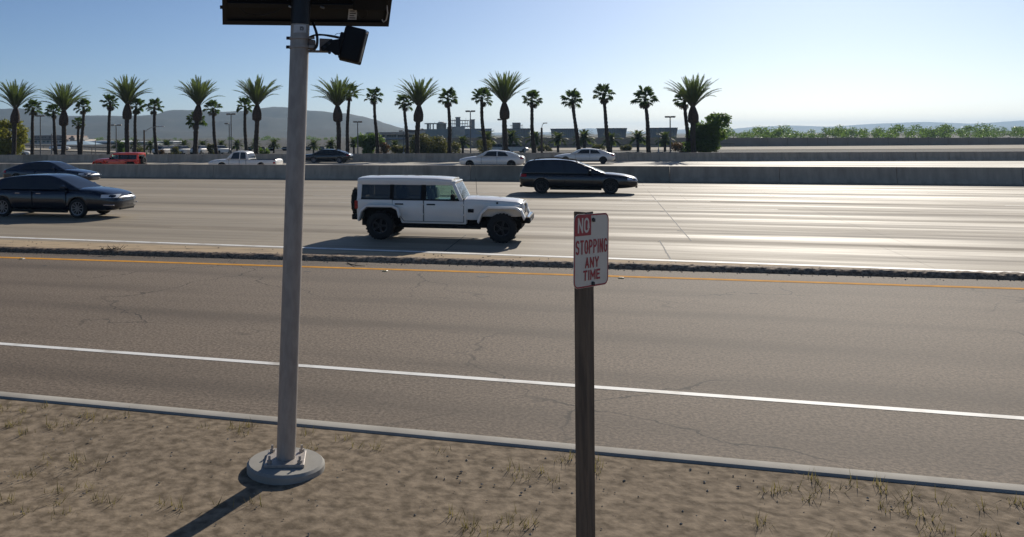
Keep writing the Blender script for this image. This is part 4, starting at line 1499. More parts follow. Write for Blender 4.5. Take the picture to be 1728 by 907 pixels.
def ribbon(mb, pts, t, y):
    n = len(pts)
    vs = []
    for i in range(n):
        d0 = Vector(pts[i]) - Vector(pts[i - 1]) if i else Vector(pts[1]) - Vector(pts[0])
        d1 = Vector(pts[i + 1]) - Vector(pts[i]) if i < n - 1 else d0
        d0, d1 = d0.normalized(), d1.normalized()
        n0, n1 = Vector((-d0.y, d0.x)), Vector((-d1.y, d1.x))
        m_ = (n0 + n1)
        m_ = m_.normalized() if m_.length > .01 else n0
        k = min(1.8, 1 / max(.3, m_.dot(n0)))
        p = Vector(pts[i])
        e = d0 * (-t / 2 if i == 0 else (t / 2 if i == n - 1 else 0)) if n == 2 else Vector((0, 0))
        for sg in (-1, 1):
            q = p + m_ * sg * t / 2 * k + e * .9
            vs.append((q.x, y, q.y))
    mb.add(vs, [(2 * i, 2 * i + 1, 2 * i + 3, 2 * i + 2) for i in range(n - 1)])


def word_part(body, x0, x1, z0, z1, t, y, m):
    """stencil-like road lettering made of strokes of even width"""
    ws = [GW.get(c, 1.0) for c in body]
    gap = t * 1.75
    lw = ((x1 - x0) - t - gap * (len(body) - 1)) / sum(ws)
    x = x0 + t / 2
    for c, w in zip(body, ws):
        mb = MB()
        for i, st in enumerate(GL[c]):
            ribbon(mb, [(x + px * w * lw, z0 + t / 2 + pz * (z1 - z0 - t)) for px, pz in st], t, y - .00025 * i)
        x += w * lw + gap
        part('lettering', mb, m, pn, fixn=False)


word_part('NO', sx(.095), sx(.415), sz(.255), sz(.050), .0145, -.0036, M['sign_white'])
word_part('STOPPING', sx(.045), sx(.955), sz(.545), sz(.352), .0125, -.0030, M['sign_red'])
word_part('ANY', sx(.31), sx(.71), sz(.738), sz(.592), .0125, -.0030, M['sign_red'])
word_part('TIME', sx(.26), sx(.75), sz(.905), sz(.765), .0125, -.0030, M['sign_red'])
for fz in (.085, .955):
    part('sign_bolt', MB().lathe([(.011, -.011), (.013, -.008), (.013, -.003)], 12, 'y', (sx(.53), 0, sz(fz))).box((sx(.53) + .012, -.004, sz(fz) - .003), (.016, .006, .02)), M['bolt'], pn)
part('post', MB().box2((-.044, -.044, -.3), (.044, .044, off.z + H_ / 2 + .012)), M['wood_post'], sroot, bevel=0.004)

# ================================================================== small things on the ramp
for px, py, lb in ((37, 437.5, 'small raised amber reflector beside the yellow line, nearest the navy car'), (650, 458.3, 'small raised amber reflector beside the yellow line in front of the white off-roader'), (1048, 470.0, 'small raised amber reflector beside the yellow line behind the red and white sign')):
    g = G(px, py)
    t = thing('road_reflector', lb, 'road reflector', (g.x, g.y, 0.002), (0, 0, -TH), 'reflectors along the yellow line')
    part('housing', MB().loft([[(-.06 * s_, -.055 * s_, z), (.06 * s_, -.055 * s_, z), (.06 * s_, .055 * s_, z), (-.06 * s_, .055 * s_, z)] for z, s_ in ((0, 1.0), (.006, 1.0), (.022, .62))]), M['marker_amber'], t, bevel=0.003)
    part('lens', MB().box((.052, 0, .012), (.012, .08, .012), Matrix.Rotation(.6, 3, 'Y')), M['lamp_clear'], t)
for px, py, w, h in ((815, 467, .16, .06), (75, 449, .08, .03), (390, 444, .03, .02), (563, 458, .02, .015), (518, 459, .10, .03), (335, 443.5, .05, .02)):
    g = G(px, py)
    mb = MB().add([(g.x + w * (0.8 + .3 * sin(3.7 * k + px)) * cos(2 * pi * k / 14), g.y + h * (0.8 + .35 * sin(5.3 * k + px)) * sin(2 * pi * k / 14) * 2, 0.003) for k in range(14)], [tuple(range(14))])
    struct('tar_stain', mb, M['stain'])
tw = [G(586, 444, .02), G(592, 446.3, .012), G(600, 448, .03), (G(608, 448.6, .015)), G(616, 449.2, .01)]
tag(part('fallen_twig', MB().tube(tw, [.014, .012, .011, .009, .006], 6), M['twig'], smooth=60), 'dark dry twig lying by the kerb next to the grey pole', 'twig')
# dead weed on the dike
wc = G(188, 421.5, .13)
mb = MB()
for k in range(34):
    a, l_, e = random.uniform(0, 2 * pi), random.uniform(.06, .20), random.uniform(.2, .9)
    d = Vector((cos(a) * cos(e), sin(a) * cos(e) * .6, sin(e)))
    q = wc + Vector((random.uniform(-.25, .25), random.uniform(-.05, .05), 0))
    n_ = Vector((-d.y, d.x, 0)).normalized() * .010
    mb.add([q - n_, q + n_, q + d * l_ * .6 + n_ + Vector((0, 0, -.02)), q + d * l_], [(0, 1, 2), (0, 2, 3)])
tag(part('dead_weed', mb, M['twig'], fixn=False), 'withered dark weed growing out of the asphalt kerb', 'weed')
# grit at the foot of the kerb and on the verge
mb = MB()
rnd = random.Random(3)
for k in range(3400):
    s_ = rnd.uniform(-22, 12)
    if k < 900:
        d_ = kerb_d(s_) - abs(rnd.gauss(0, .16)) - .03
        if rnd.random() < .4:
            d_ = kerb_d(s_) + .38 + rnd.random() * max(.1, EDGE - .5 - kerb_d(s_))
        r_, z_ = rnd.uniform(.006, .022), 0
    else:
        d_ = rnd.uniform(3.8, 7.8)
        s_ = rnd.uniform(-10, 6)
        r_, z_ = .003 + .012 * rnd.random() ** 3, .10
    c = R(s_, d_, z_ + r_ * .4)
    vs = [c + Vector((dx * r_ * rnd.uniform(.7, 1.3), dy * r_ * rnd.uniform(.7, 1.3), dz * r_ * .7)) for dx, dy, dz in ((1, 0, 0), (-1, 0, 0), (0, 1, 0), (0, -1, 0), (0, 0, 1), (0, 0, -1))]
    mb.add(vs, [(0, 2, 4), (2, 1, 4), (1, 3, 4), (3, 0, 4), (2, 0, 5), (1, 2, 5), (3, 1, 5), (0, 3, 5)])
g_ = part('gravel', mb, M['pebble'])
tag(g_, 'loose grit along the kerb and on the verge', None, None, 'stuff')
# dry grass on the verge
mb = MB()
for k in range(900):
    s_, d_ = rnd.uniform(-11, 7), rnd.uniform(3.5, 7.85)
    if mnoise.noise((s_ * .8, d_ * .8, 1)) < 0.02 - .25 * (d_ > 7.5):
        continue
    for j in range(14):
        a, l_, e = rnd.uniform(0, 2 * pi), rnd.uniform(.05, .17), rnd.uniform(.5, 1.4)
        d = Vector((cos(a) * cos(e), sin(a) * cos(e), sin(e)))
        q = R(s_ + rnd.gauss(0, .04), d_ + rnd.gauss(0, .04), .09)
        n_ = Vector((-d.y, d.x, 0)).normalized() * .004
        mb.add([q - n_, q + n_, q + d * l_ - Vector((0, 0, l_ * .2))], [(0, 1, 2)])
g_ = part('dry_grass', mb, M['dry_grass'], fixn=False)
tag(g_, 'sparse dry grass on the dirt verge', None, None, 'stuff')

# ================================================================== palms
def frond_mesh(length, bend, seed, pairs=38, wmax=.50):
    """feather frond: rachis from the origin along +x, bending towards -z"""
    rnd = random.Random(seed)
    mb = MB()
    pts, dirs = [Vector((0, 0, 0))], []
    n = 14
    a = 0.0
    side = rnd.uniform(-.12, .12)
    for i in range(n):
        t = i / n
        a = -bend * (t ** 1.5)
        d = Vector((cos(a), side * t, sin(a))).normalized()
        dirs.append(d)
        pts.append(pts[-1] + d * length / n)
    dirs.append(dirs[-1])
    mb.tube(pts, [.035 * (1 - .85 * i / n) for i in range(n + 1)], 4, 1, caps=False)
    for i in range(pairs):
        t = .16 + .84 * (i / (pairs - 1)) ** .9
        k = min(int(t * n), n - 1)
        f = t * n - k
        p = pts[k].lerp(pts[k + 1], f)
        d = dirs[k]
        l_ = wmax * (0.55 + .45 * sin(pi * min(1, (t - .1) * 1.15))) * rnd.uniform(.85, 1.12) * (1 if t < .9 else .8)
        for sg in (-1, 1):
            sp = radians(rnd.uniform(28, 46)) * (1.15 - .5 * t)
            up = Vector((-d.z, 0, d.x))
            lat = d.cross(up)
            v = (d * cos(sp) + lat * sg * sin(sp) * .85 + up * sin(sp) * rnd.uniform(.15, .6)).normalized()
            w = d * .046
            tip = p + v * l_ - Vector((0, 0, .05 * l_))
            mid = p + v * l_ * .5
            mb.add([p - w * .7, p + w * .7, mid + w, mid - w, tip], [(0, 1, 2, 3), (3, 2, 4)], 0)
    return mb.mesh('frond', [M['palm_leaf'], M['rachis']], fixn=False)


def fan_mesh(seed, petiole=.80, rad=.56, dead=False):
    rnd = random.Random(seed)
    mb = MB()
    mb.tube([(0, 0, 0), (petiole * .5, 0, .03), (petiole, 0, 0)], [.022, .016, .012], 4, 1, caps=False)
    n = 17
    for i in range(n):
        a = radians(-128 + 256 * i / (n - 1))
        l_ = rad * (1 - .22 * abs(a) / 2.2) * rnd.uniform(.9, 1.08)
        fold = .16 if i % 2 else -.05
        droop = (.32 if not dead else .1) * rnd.uniform(.7, 1.3)
        c = Vector((petiole, 0, 0))
        d = Vector((cos(a), sin(a), fold))
        pr = Vector((-sin(a), cos(a), 0))
        w = l_ * .115
        m_ = c + d * l_ * .62
        tip = c + d * l_ + Vector((0, 0, -droop * l_))
        mb.add([c, m_ - pr * w, tip, m_ + pr * w], [(0, 1, 2), (0, 2, 3)], 0)
    return mb.mesh('frond', [M['dead_leaf'] if dead else M['fan_leaf'], M['rachis']], fixn=False)


FRONDS = {k: [frond_mesh(l, b, 11 * i + j) for j in range(3)] for i, (k, l, b) in enumerate((('in', 3.5, .25), ('mid', 3.8, .62), ('out', 3.75, .85), ('low', 3.5, 1.1)))}
FANS = [fan_mesh(50 + j) for j in range(4)]
DEAD = [fan_mesh(70 + j, .6, .55, True) for j in range(2)]


def trunk_mesh(p0, p1, r0, r1, seed, wob=.10, boot=None, n=11):
    """ringed tapering trunk from p0 to p1; boot = list of (t, extra radius) bumps"""
    rnd = random.Random(seed)
    mb = MB()
    rings = []
    k = max(16, int((p1 - p0).length / .22))
    ph = rnd.uniform(0, 6)
    for i in range(k + 1):
        t = i / k
        c = p0.lerp(p1, t) + Vector((wob * sin(t * 3.1 + ph) * sin(pi * t), 0, 0))
        r = r0 + (r1 - r0) * t ** .8 + .05 * exp(-t * 14)
        r *= (1.0 + (.10 if i % 2 else -.02)) * rnd.uniform(.95, 1.05)
        rr_ = r
        if boot:
            for j in range(len(boot) - 1):
                if boot[j][0] <= t <= boot[j + 1][0]:
                    f = (t - boot[j][0]) / (boot[j + 1][0] - boot[j][0])
                    f = f * f * (3 - 2 * f)
                    rr_ = r + boot[j][1] + (boot[j + 1][1] - boot[j][1]) * f
        rings.append([c + Vector((cos(2 * pi * q / n + .3 * (i % 2)) * rr_ * rnd.uniform(.93, 1.07), sin(2 * pi * q / n + .3 * (i % 2)) * rr_ * rnd.uniform(.93, 1.07), 0)) for q in range(n)])
    mb.loft(rings)
    return mb


def date_palm(label, px_top, py_top, px_bot, spread=1.0, seed=1, back=7.5, tall=1.0, bulb=1.0):
    z = far_line((px_top + px_bot) / 2, back)
    top = P(px_top, py_top, z)
    bot = P(px_bot, 262, z)
    bot.z = -.15
    root = thing('date_palm', label, 'palm tree', tuple(bot), (0, 0, 0), 'tall feather palms behind the roadside barrier')
    v = top - bot
    H = v.length
    tb = (H - 2.7) / H
    part('trunk', trunk_mesh(Vector((0, 0, -.2)), v * (1 - 1.6 / H), .29, .27, seed), M['palm_trunk'], root, smooth=180)
    # pineapple-shaped head of old leaf bases
    b0 = v * (1 - 1.95 / H)
    rnd = random.Random(seed * 7)
    mb = MB()
    rings = []
    pr = [(0, .34), (.05, .52), (.2, .56 * bulb), (.42, .57 * bulb), (.65, .48), (.84, .36), (1.0, .24), (1.08, .10)]
    for i in range(17):
        t = i / 16 * 1.08
        r = catmull([q[0] for q in pr], [q[1] for q in pr], t)
        c = b0.lerp(v, t)
        rings.append([c + Vector((cos(2 * pi * (q + .5 * (i % 2)) / 14) * r * (1.07 if q % 2 else .93), sin(2 * pi * (q + .5 * (i % 2)) / 14) * r, 0)) * 1.0 for q in range(14)])
    mb.loft(rings)
    part('leaf_base_head', mb, M['palm_boot'], root, smooth=30)
    # fronds: a tight shuttlecock that arches out at its rim
    fr = []
    for kind, cnt, e0, e1 in (('in', 22, 68, 88), ('mid', 24, 54, 72), ('out', 14, 46, 60), ('low', 3, 40, 50)):
        for k in range(cnt):
            fr.append((kind, 2 * pi * (k + rnd.uniform(-.35, .35)) / cnt + (0.3 if kind == 'mid' else 0), radians(rnd.uniform(e0, e1))))
    for kind, az, el in fr:
        o = link('frond', rnd.choice(FRONDS[kind]), root, v + Vector((cos(az), sin(az), 0)) * .12 + Vector((0, 0, -.1)), (rnd.uniform(-.4, .4), -el, az))
        s_ = rnd.uniform(.84, 1.10)
        o.scale = (s_ * tall, s_, s_ * spread)
    return root


def fan_palm(label, px_top, py_top, px_bot, seed=1, back=11.0, size=1.0, n=22, droop=0.0):
    z = far_line((px_top + px_bot) / 2, back)
    top = P(px_top, py_top, z)
    bot = P(px_bot, 262, z)
    bot.z = -.15
    root = thing('fan_palm', label, 'palm tree', tuple(bot), (0, 0, 0), 'slender fan palms behind the roadside barrier')
    v = top - bot
    rnd = random.Random(seed * 13 + 5)
    part('trunk', trunk_mesh(Vector((0, 0, -.2)), v + Vector((0, 0, .05)), .26 * size ** .5, .17 * size ** .5, seed + 3, rnd.uniform(.08, .2), n=9), M['palm_trunk'], root, smooth=180)
    for k in range(n):
        az = k * 2.39996 + rnd.uniform(-.3, .3)
        el = radians(80 - 112 * ((k + .5) / n) ** 1.0 + rnd.uniform(-9, 9) - droop)
        o = link('frond', rnd.choice(FANS), root, v + Vector((0, 0, .02)), (rnd.uniform(-.5, .5), -el, az))
        s_ = rnd.uniform(.85, 1.12) * size
        o.scale = (s_, s_, s_)
    for k in range(rnd.choice((2, 4, 6, 9))):
        az = rnd.uniform(0, 2 * pi)
        o = link('frond', rnd.choice(DEAD), root, v + Vector((0, 0, -.12)), (rnd.uniform(-.5, .5), radians(rnd.uniform(52, 78)), az))
        o.scale = (size * .9,) * 3
        o['label'] = 'dry hanging frond'
    return root


date_palm('tall feather palm standing before the round broadleaf tree at the picture edge', 26.5, 183, 21, 1.0, 1)
date_palm('tall feather palm above the navy car, second from the round broadleaf tree', 108, 187, 106, 1.1, 2)
date_palm('tall feather palm rising just behind the red off-roader', 215, 176, 213.5, 1.0, 3)
date_palm('tall feather palm with a leaning trunk between the red off-roader and the white pickup', 335, 178, 326.5, .9, 4)
date_palm('tall feather palm behind the white pickup, just beside the grey pole', 434, 177.5, 433, 1.0, 5)
date_palm('tall feather palm behind the black sedan, partly in front of a fan palm', 569.5, 179, 573, 1.05, 6)
date_palm('tall feather palm in front of the big olive bush and office building', 707, 179, 703, .9, 7)
date_palm('tallest feather palm, rising above the white sedan nearest the median barrier', 851, 174, 853, .85, 8, tall=1.05)
date_palm('tall feather palm standing before the dark leafy tree near the sign side', 1169, 180, 1171.5, .9, 9)

FP = [
    (56, 184, 53, 'slender fan palm between the round broadleaf tree and a twin-head lamp post'),
    (90, 189, 96, 'slender fan palm close beside the second tall feather palm above the navy car'),
    (141, 182, 136, 'slender fan palm overlapping a much shorter one above the navy car'),
    (186, 175, 182, 'slender fan palm with a clear crown just before the feather palm over the red off-roader'),
    (230, 181, 225, 'slender fan palm tucked beside the feather palm over the red off-roader'),
    (260.5, 182, 265, 'slender fan palm beside the curved street lamp over the red off-roader'),
    (359, 184, 367, 'slender fan palm with a strongly bent trunk over the front of the white pickup'),
    (413.5, 180, 416.5, 'slender fan palm partly hidden by the feather palm behind the white pickup'),
    (590, 158, 586, 'taller fan palm partly hidden by the feather palm behind the black sedan'),
    (632, 164, 637, 'slender fan palm in front of the dark windows of the office building'),
    (682, 176, 687.5, 'slender fan palm just before the feather palm by the big olive bush'),
    (756, 167, 758.5, 'slender fan palm in front of the concrete plant structure'),
    (813, 166, 820, 'slender fan palm between the plant chimney and the tallest feather palm'),
    (897.5, 170, 902, 'slender fan palm before the first blue-grey tank, above the white sedan'),
    (966, 170, 978, 'leaning fan palm in front of the second blue-grey tank'),
    (1018, 161, 1030, 'tall leaning fan palm in front of the third blue-grey tank'),
    (1088, 167, 1096, 'leaning fan palm with the widest crown beside the fourth blue-grey tank'),
    (1155, 170, 1163, 'fan palm half hidden behind the feather palm by the dark leafy tree'),
]
for i, (a, b, c, lb) in enumerate(FP):
    fan_palm(lb, a, b, c, i + 1, size=1.22 if a > 1070 and a < 1100 else (1.08 if a > 700 else .98))
fan_palm('short fan palm crouching under the crown of its taller neighbour above the navy car', 132.5, 209, 134, 41, 12.5, .75, 20)
fan_palm('short fan palm hidden behind the leaning trunk of the feather palm beside the white pickup', 331, 205, 330, 42, 12.5, 1.1, 24)


# small young date palms: crowns too small to pick fronds apart
def young_palm_mesh(seed, rnd):
    mb = MB()
    for k in range(36):
        az = k * 2.39996 + rnd.uniform(-.2, .2)
        el = radians(84 - 88 * (k / 36) + rnd.uniform(-8, 8))
        l_ = rnd.uniform(1.25, 1.55)
        pts = []
        p, a = Vector((0, 0, .75)), el
        for i in range(7):
            d = Vector((cos(a) * cos(az), cos(a) * sin(az), sin(a)))
            pts.append((p.copy(), d))
            p = p + d * l_ / 6
            a -= .19
        for i in range(1, 7):
            p, d = pts[i]
            lat = d.cross(Vector((0, 0, 1)))
            lat = lat.normalized() if lat.length > .01 else Vector((1, 0, 0))
            for sg in (-1, 1):
                for h_ in (0, .33, .66):
                    q = pts[i - 1][0].lerp(p, h_)
                    v = (d * .8 + lat * sg * .62 + Vector((0, 0, .12))).normalized()
                    w = d * .10
                    mb.add([q - w, q + w, q + v * .52 * (1.1 - .08 * i)], [(0, 1, 2)], 0)
        for i in range(6):
            p, d = pts[i]
            lat = Vector((-d.y, d.x, 0)) * .04
            q = pts[i + 1][0]
            mb.add([p - lat, p + lat, q], [(0, 1, 2)], 1)
    return mb.mesh('crown', [M['palm_leaf'], M['rachis']], fixn=False)


rnd = random.Random(99)
YOUNG = [young_palm_mesh(j, rnd) for j in range(3)]
YT = MB().lathe([(.17, -.2), (.15, .3), (.17, .7), (.21, .95), (.12, 1.05)], 9).mesh('trunk', M['palm_trunk'], smooth=60)


def young_palm(label, px, py_mid, z, sc_, i):
    """py_mid: photo row of the crown's heart"""
    c = P(px, py_mid, z)
    g0 = -.1
    root = thing('young_date_palm', label, 'palm tree', (c.x, c.y, g0), (0, 0, i * 1.3), 'young date palms in the planting strip')
    hgt = c.z - g0 - .75 * sc_
    t = link('trunk', YT, root)
    t.scale = (sc_, sc_, max(.4, (hgt + .85 * sc_) / 1.0))
    cr = link('crown', YOUNG[i % 3], root, (0, 0, hgt))
    cr.scale = (sc_, sc_, sc_)
    cr['kind'] = 'stuff'
    return root


ORD = ['first', 'second', 'third', 'fourth', 'fifth', 'sixth', 'seventh', 'eighth', 'ninth', 'tenth', 'eleventh', 'twelfth', 'thirteenth']
row1 = [198.5, 228, 253.7, 281, 310.7, 342.6, 373.5, 400, 431, 462]
for i, px in enumerate(row1):
    young_palm('small young palm, the %s of ten in the low row up to the grey pole' % ORD[i], px, 246 + (i % 3) * .5, 150, .95 + .08 * (i % 2), i)
row2 = [(529, 247, .95), (558.5, 246, 1.0), (597, 243, 1.1), (666.5, 248, 1.0), (781, 242, 1.25), (821, 236, 1.45), (863, 236, 1.45), (903, 237, 1.4), (941.5, 238, 1.35), (986, 236.5, 1.5), (1031, 238.5, 1.35), (1076.5, 236, 1.45), (1122, 238, 1.35)]
for i, (px, py, s_) in enumerate(row2):
    young_palm('small young palm, the %s of thirteen in the low row beyond the grey pole' % ORD[i], px, py, 140, s_, i + 1)


# ================================================================== broadleaf trees and bushes
def leaf_cloud(mb, blobs, count, lw, rnd, mi=0, shell=.55):
    tot = sum(b[3] ** 2 for b in blobs)
    for (cx, cy, cz, r, sq) in [(b[0], b[1], b[2], b[3], b[4] if len(b) > 4 else .8) for b in blobs]:
        for k in range(int(count * r * r / tot)):
            u = Vector((rnd.gauss(0, 1), rnd.gauss(0, 1), rnd.gauss(0, 1))).normalized()
            rr = r * (shell + (1 - shell) * rnd.random()) * (0.85 + .3 * mnoise.noise((u.x * 2 + cx, u.y * 2 + cy, u.z * 2 + cz)))
            p = Vector((cx, cy, cz)) + Vector((u.x * rr, u.y * rr, u.z * rr * sq))
            a = Vector((rnd.gauss(0, 1), rnd.gauss(0, 1), rnd.gauss(0, 1))).normalized()
            b = a.cross(u)
            b = b.normalized() if b.length > .01 else Vector((1, 0, 0))
            s = lw * rnd.uniform(.6, 1.35)
            mb.add([p - a * s, p + b * s * .5, p + a * s, p - b * s * .5], [(0, 1, 2, 3)], mi)


def broad_tree(label, base, height, rad, leafm, seed, count, lw, cz=.62, squash=.85, group='broadleaf trees behind the roadside barrier'):
    rnd = random.Random(seed)
    root = thing('broadleaf_tree', label, 'tree', tuple(base), (0, 0, 0), group)
    t = MB()
    t.tube([(0, 0, -.2), (.1, 0, height * .2), (.05, .1, height * .42), (0, 0, height * .6)], [.32, .25, .2, .12], 9)
    blobs = []
    for k in range(15):
        a = k * 2.39996
        f = rnd.uniform(.15, .78)
        zz = height * (cz + rnd.uniform(-.36, .25))
        w = sqrt(max(.1, 1 - ((zz / height - cz) / .46) ** 2))
        c = Vector((cos(a) * rad * f * w, sin(a) * rad * f * w, zz))
        blobs.append((c.x, c.y, c.z, rad * rnd.uniform(.30, .46), squash))
        s = Vector((.05, .05, height * rnd.uniform(.22, .42)))
        t.tube([s, s.lerp(c, .5) + Vector((0, 0, .3)), c], [.11, .07, .03], 5)
    part('trunk', t, M['bark'], root, smooth=60)
    mb = MB()
    leaf_cloud(mb, blobs, count, lw, rnd)
    c = part('crown', mb, leafm, root, fixn=False)
    c['kind'] = 'stuff'
    return root


zt_ = far_line(15, 13)
b = P(14, 262, zt_)
b.z = -.15
broad_tree('round yellow green broadleaf tree at the picture edge behind the tall feather palms', b, 6.6, 3.1, M['tree_leaf'], 5, 7500, .16, .50)
zt_ = far_line(1195, 10)
b = P(1193, 258, zt_)
b.z = -.15
broad_tree('dark leafy broadleaf tree behind the last tall feather palm', b, 7.0, 3.4, M['tree_leaf_dark'], 9, 9500, .17, .54)


def bush(label, px0, px1, py_top, z, m, seed, count=2600, lw=.13, cat='bush', nm='bush'):
    rnd = random.Random(seed)
    a, b = P(px0, 250, z), P(px1, 250, z)
    h = P((px0 + px1) / 2, py_top, z).z + .12
    w = b.x - a.x
    root = thing(nm, label, cat, ((a.x + b.x) / 2, z, -.12), (0, 0, 0), 'bushes behind the roadside barrier')
    blobs = []
    for k in range(9):
        x = rnd.uniform(-.36, .36) * w
        r = min(w * .34, h * .55) * rnd.uniform(.75, 1.1)
        zz = (1.0 if k < 2 else rnd.uniform(.2, 1.0)) * (h - r * .85) * (1 - (abs(x) / w) ** 2 * .9)
        blobs.append((x, rnd.uniform(-.3, .3) * w * .6, max(zz, .15) + .05, r, .9))
    st = MB()
    for bl in blobs:
        st.tube([(bl[0] * .2, bl[1] * .2, 0), (bl[0] * .7, bl[1] * .7, bl[2] * .6), bl[:3]], [.05, .035, .015], 5)
    part('stem', st, M['bark'], root)
    mb = MB()
    leaf_cloud(mb, blobs, count, lw, rnd)
    c = part('foliage', mb, m, root, fixn=False)
    c['kind'] = 'stuff'


bush('big olive green bush between the office building and the plant', 692, 754, 221, 122, M['bush_leaf'], 1, 9000, .14)
bush('dark shaggy bush in front of the office building, beside a slender fan palm', 602, 643, 222, 124, M['tree_leaf_dark'], 2, 5000, .17)
bush('low rusty orange bush beside the shaggy dark bush', 636, 657, 239, 123, M['rust_leaf'], 3, 1800, .11)
bush('low green bush under the office windows', 655, 696, 244, 126, M['bush_leaf'], 4, 2600, .12)
bush('low pale bush between the plant and a tall lamp post', 752, 776, 238, 126, M['bush_leaf'], 5, 1600, .11)
bush('low bush before the wall by the tallest feather palm', 800, 833, 234, 126, M['bush_leaf'], 6, 1800, .11)
bush('low bush between the first and second blue-grey tank', 905, 935, 245, 150, M['bush_leaf'], 7, 1600, .12)
bush('low yellow green bush under the second blue-grey tank', 995, 1022, 243, 150, M['bush_leaf'], 8, 1800, .12)
bush('low bush under the third blue-grey tank', 1045, 1068, 244, 150, M['bush_leaf'], 9, 1500, .12)
bush('low tawny bush under the fourth blue-grey tank', 1132, 1166, 239, 135, M['rust_leaf'], 10, 2200, .12)
bush('green bush behind the red off-roader, under its feather palm', 196, 216, 240, 126, M['tree_leaf_dark'], 11, 1800, .12)
bush('low green bush behind the roof of the red off-roader', 222, 252, 247, 126, M['bush_leaf'], 12, 1600, .11)
bush('dark round bush before the white pickup, beside the bent fan palm', 349, 364, 242, 126, M['bush_leaf'], 13, 1600, .11)
bush('small bush in front of a white trailer, near the grey pole', 436, 454, 249, 126, M['tree_leaf_dark'], 14, 1100, .10)
bush('small reddish bush between two young palms over the red off-roader', 262, 276, 252, 126, M['rust_leaf'], 15, 800, .10)
bush('small bush beside the lamp post behind the black sedan', 612, 632, 250, 122, M['tree_leaf_dark'], 16, 1100, .10)
bush('low pale green bush above the white pickup roof', 289, 304, 247, 128, M['bush_leaf'], 17, 900, .10)

# ================================================================== lamp posts
def lamp_post(label, px, py_top, heads, z=None, m='lamp_pole', r=.085, arm=.5, py_bot=258):
    z = z or far_line(px, 9.5)
    t = P(px, py_top, z)
    root = thing('lamp_post', label, 'lamp post', (t.x, t.y, -.12), (0, 0, 0), 'lamp posts behind the roadside barrier')
    h = t.z + .12
    part('pole', MB().tube([(0, 0, -.1), (0, 0, h * .5), (0, 0, h)], [r, r * .85, r * .7], 10), M[m], root, smooth=60)
    part('base', MB().lathe([(r * 2.0, -.1), (r * 2.0, .55), (r * 1.6, .6)], 12), M['pale_pole'], root, smooth=40)
    for s_ in heads:
        part('arm', MB().tube([(0, 0, h - .06), (s_ * arm, 0, h - .02)], .035, 6), M[m], root)
        hd = part('lamp_head', MB().box((s_ * (arm + .14), 0, h), (.52, .34, .19)), M['steel_grey'], root, bevel=0.03)
        part('lens', MB().box((s_ * (arm + .14), 0, h - .10), (.40, .26, .02)), M['lamp_clear'], hd)
    return root


lamp_post('twin-head lamp post between two slender fan palms above the navy car', 68, 196, (-1, 1), arm=.18)
lamp_post('twin-head lamp post over the red off-roader, short and dark', 196, 211.5, (-1, 1), arm=.28)
lamp_post('tall twin-head lamp post above the white pickup cab', 390, 193, (-1, 1), arm=.18)
lamp_post('single-head lamp post close beside the tall twin-head one above the white pickup', 386.8, 209, (-1,), arm=.25, z=118)
lamp_post('single-head lamp post behind the tail of the black sedan', 603.5, 206, (-1, 1), arm=.16)
lamp_post('short single-head lamp post in front of the office windows', 681, 221.5, (-1,), arm=.25, z=122)
lamp_post('tallest twin-head lamp post, rising beside the concrete plant', 793.7, 188, (-1, 1), arm=.18)
lamp_post('single-head lamp post hugging the trunk of the tallest feather palm', 848, 202, (-1,), arm=.2)
lamp_post('thin lamp post in front of the first blue-grey tank', 885.2, 219, (1,), arm=.05, z=135, r=.06)
lamp_post('twin-head lamp post between the leaning fan palms and the dark leafy tree', 1130.8, 197.5, (-1, 1), arm=.18)
lamp_post('thin dark lamp post in front of the fourth blue-grey tank', 1111, 217, (-1,), arm=.15, z=132, r=.06)
# cobra lamps
z = far_line(243, 9)
t = P(243.2, 220, z)
root = thing('street_lamp', 'street lamp with a long pale curved arm above the red off-roader', 'street lamp', (t.x, t.y, -.12), (0, 0, 0))
h = t.z + .12
part('pole', MB().tube([(0, 0, -.1), (0, 0, h)], [.12, .10], 10), M['brown_pole'], root, smooth=60)
w_ = P(273, 215.5, z).x - t.x
part('arm', MB().tube([(0, 0, h - .35), (.18, 0, h - .1), (w_ * .35, 0, h + .28), (w_ * .7, 0, h + .45), (w_ * .9, 0, h + .46)], .04, 8), M['pale_pole'], root, smooth=60)
part('lamp_head', MB().loft([[(w_ * .85 + x, y * w2, h + .45 + zz) for y, zz in ((-.16, 0), (-.1, .08), (.1, .08), (.16, 0), (.1, -.05), (-.1, -.05))] for x, w2 in ((0, .3), (.15, .9), (.5, 1), (.65, .5))]), M['roof_white'], root, smooth=60)
z = far_line(914, 10)
t = P(914, 216, z)
root = thing('street_lamp', 'street lamp on a stout brown pole between two young palms and tanks', 'street lamp', (t.x, t.y, -.12), (0, 0, 0))
h = t.z + .12
part('pole', MB().tube([(0, 0, -.1), (0, 0, h)], [.15, .12], 10), M['brown_pole'], root, smooth=60)
part('arm', MB().tube([(0, 0, h - .1), (.08, 0, h + .35), (.25, 0, h + .52), (.42, 0, h + .55)], .035, 8), M['pale_pole'], root, smooth=60)
part('lamp_head', MB().box((.42, 0, h + .56), (.5, .22, .10)), M['steel_grey'], root, bevel=0.03)
for px, py, z, lb in ((161, 237, 121, 'thin bare metal post behind the fan palms above the navy car'), (87, 226, 150, 'thin dark post in front of the shopping centre letters'), (40, 236, 119, 'thin pale post beside the round broadleaf tree'), (155, 249, 119, 'short dark post before the pale access road')):
    t = P(px, py, z)
    tag(part('metal_post', MB().tube([(t.x, t.y, -.15), (t.x, t.y, t.z)], .055 if z < 130 else .11, 8), M['steel_grey'] if z > 118 else M['pale_pole'], smooth=60), lb, 'post')


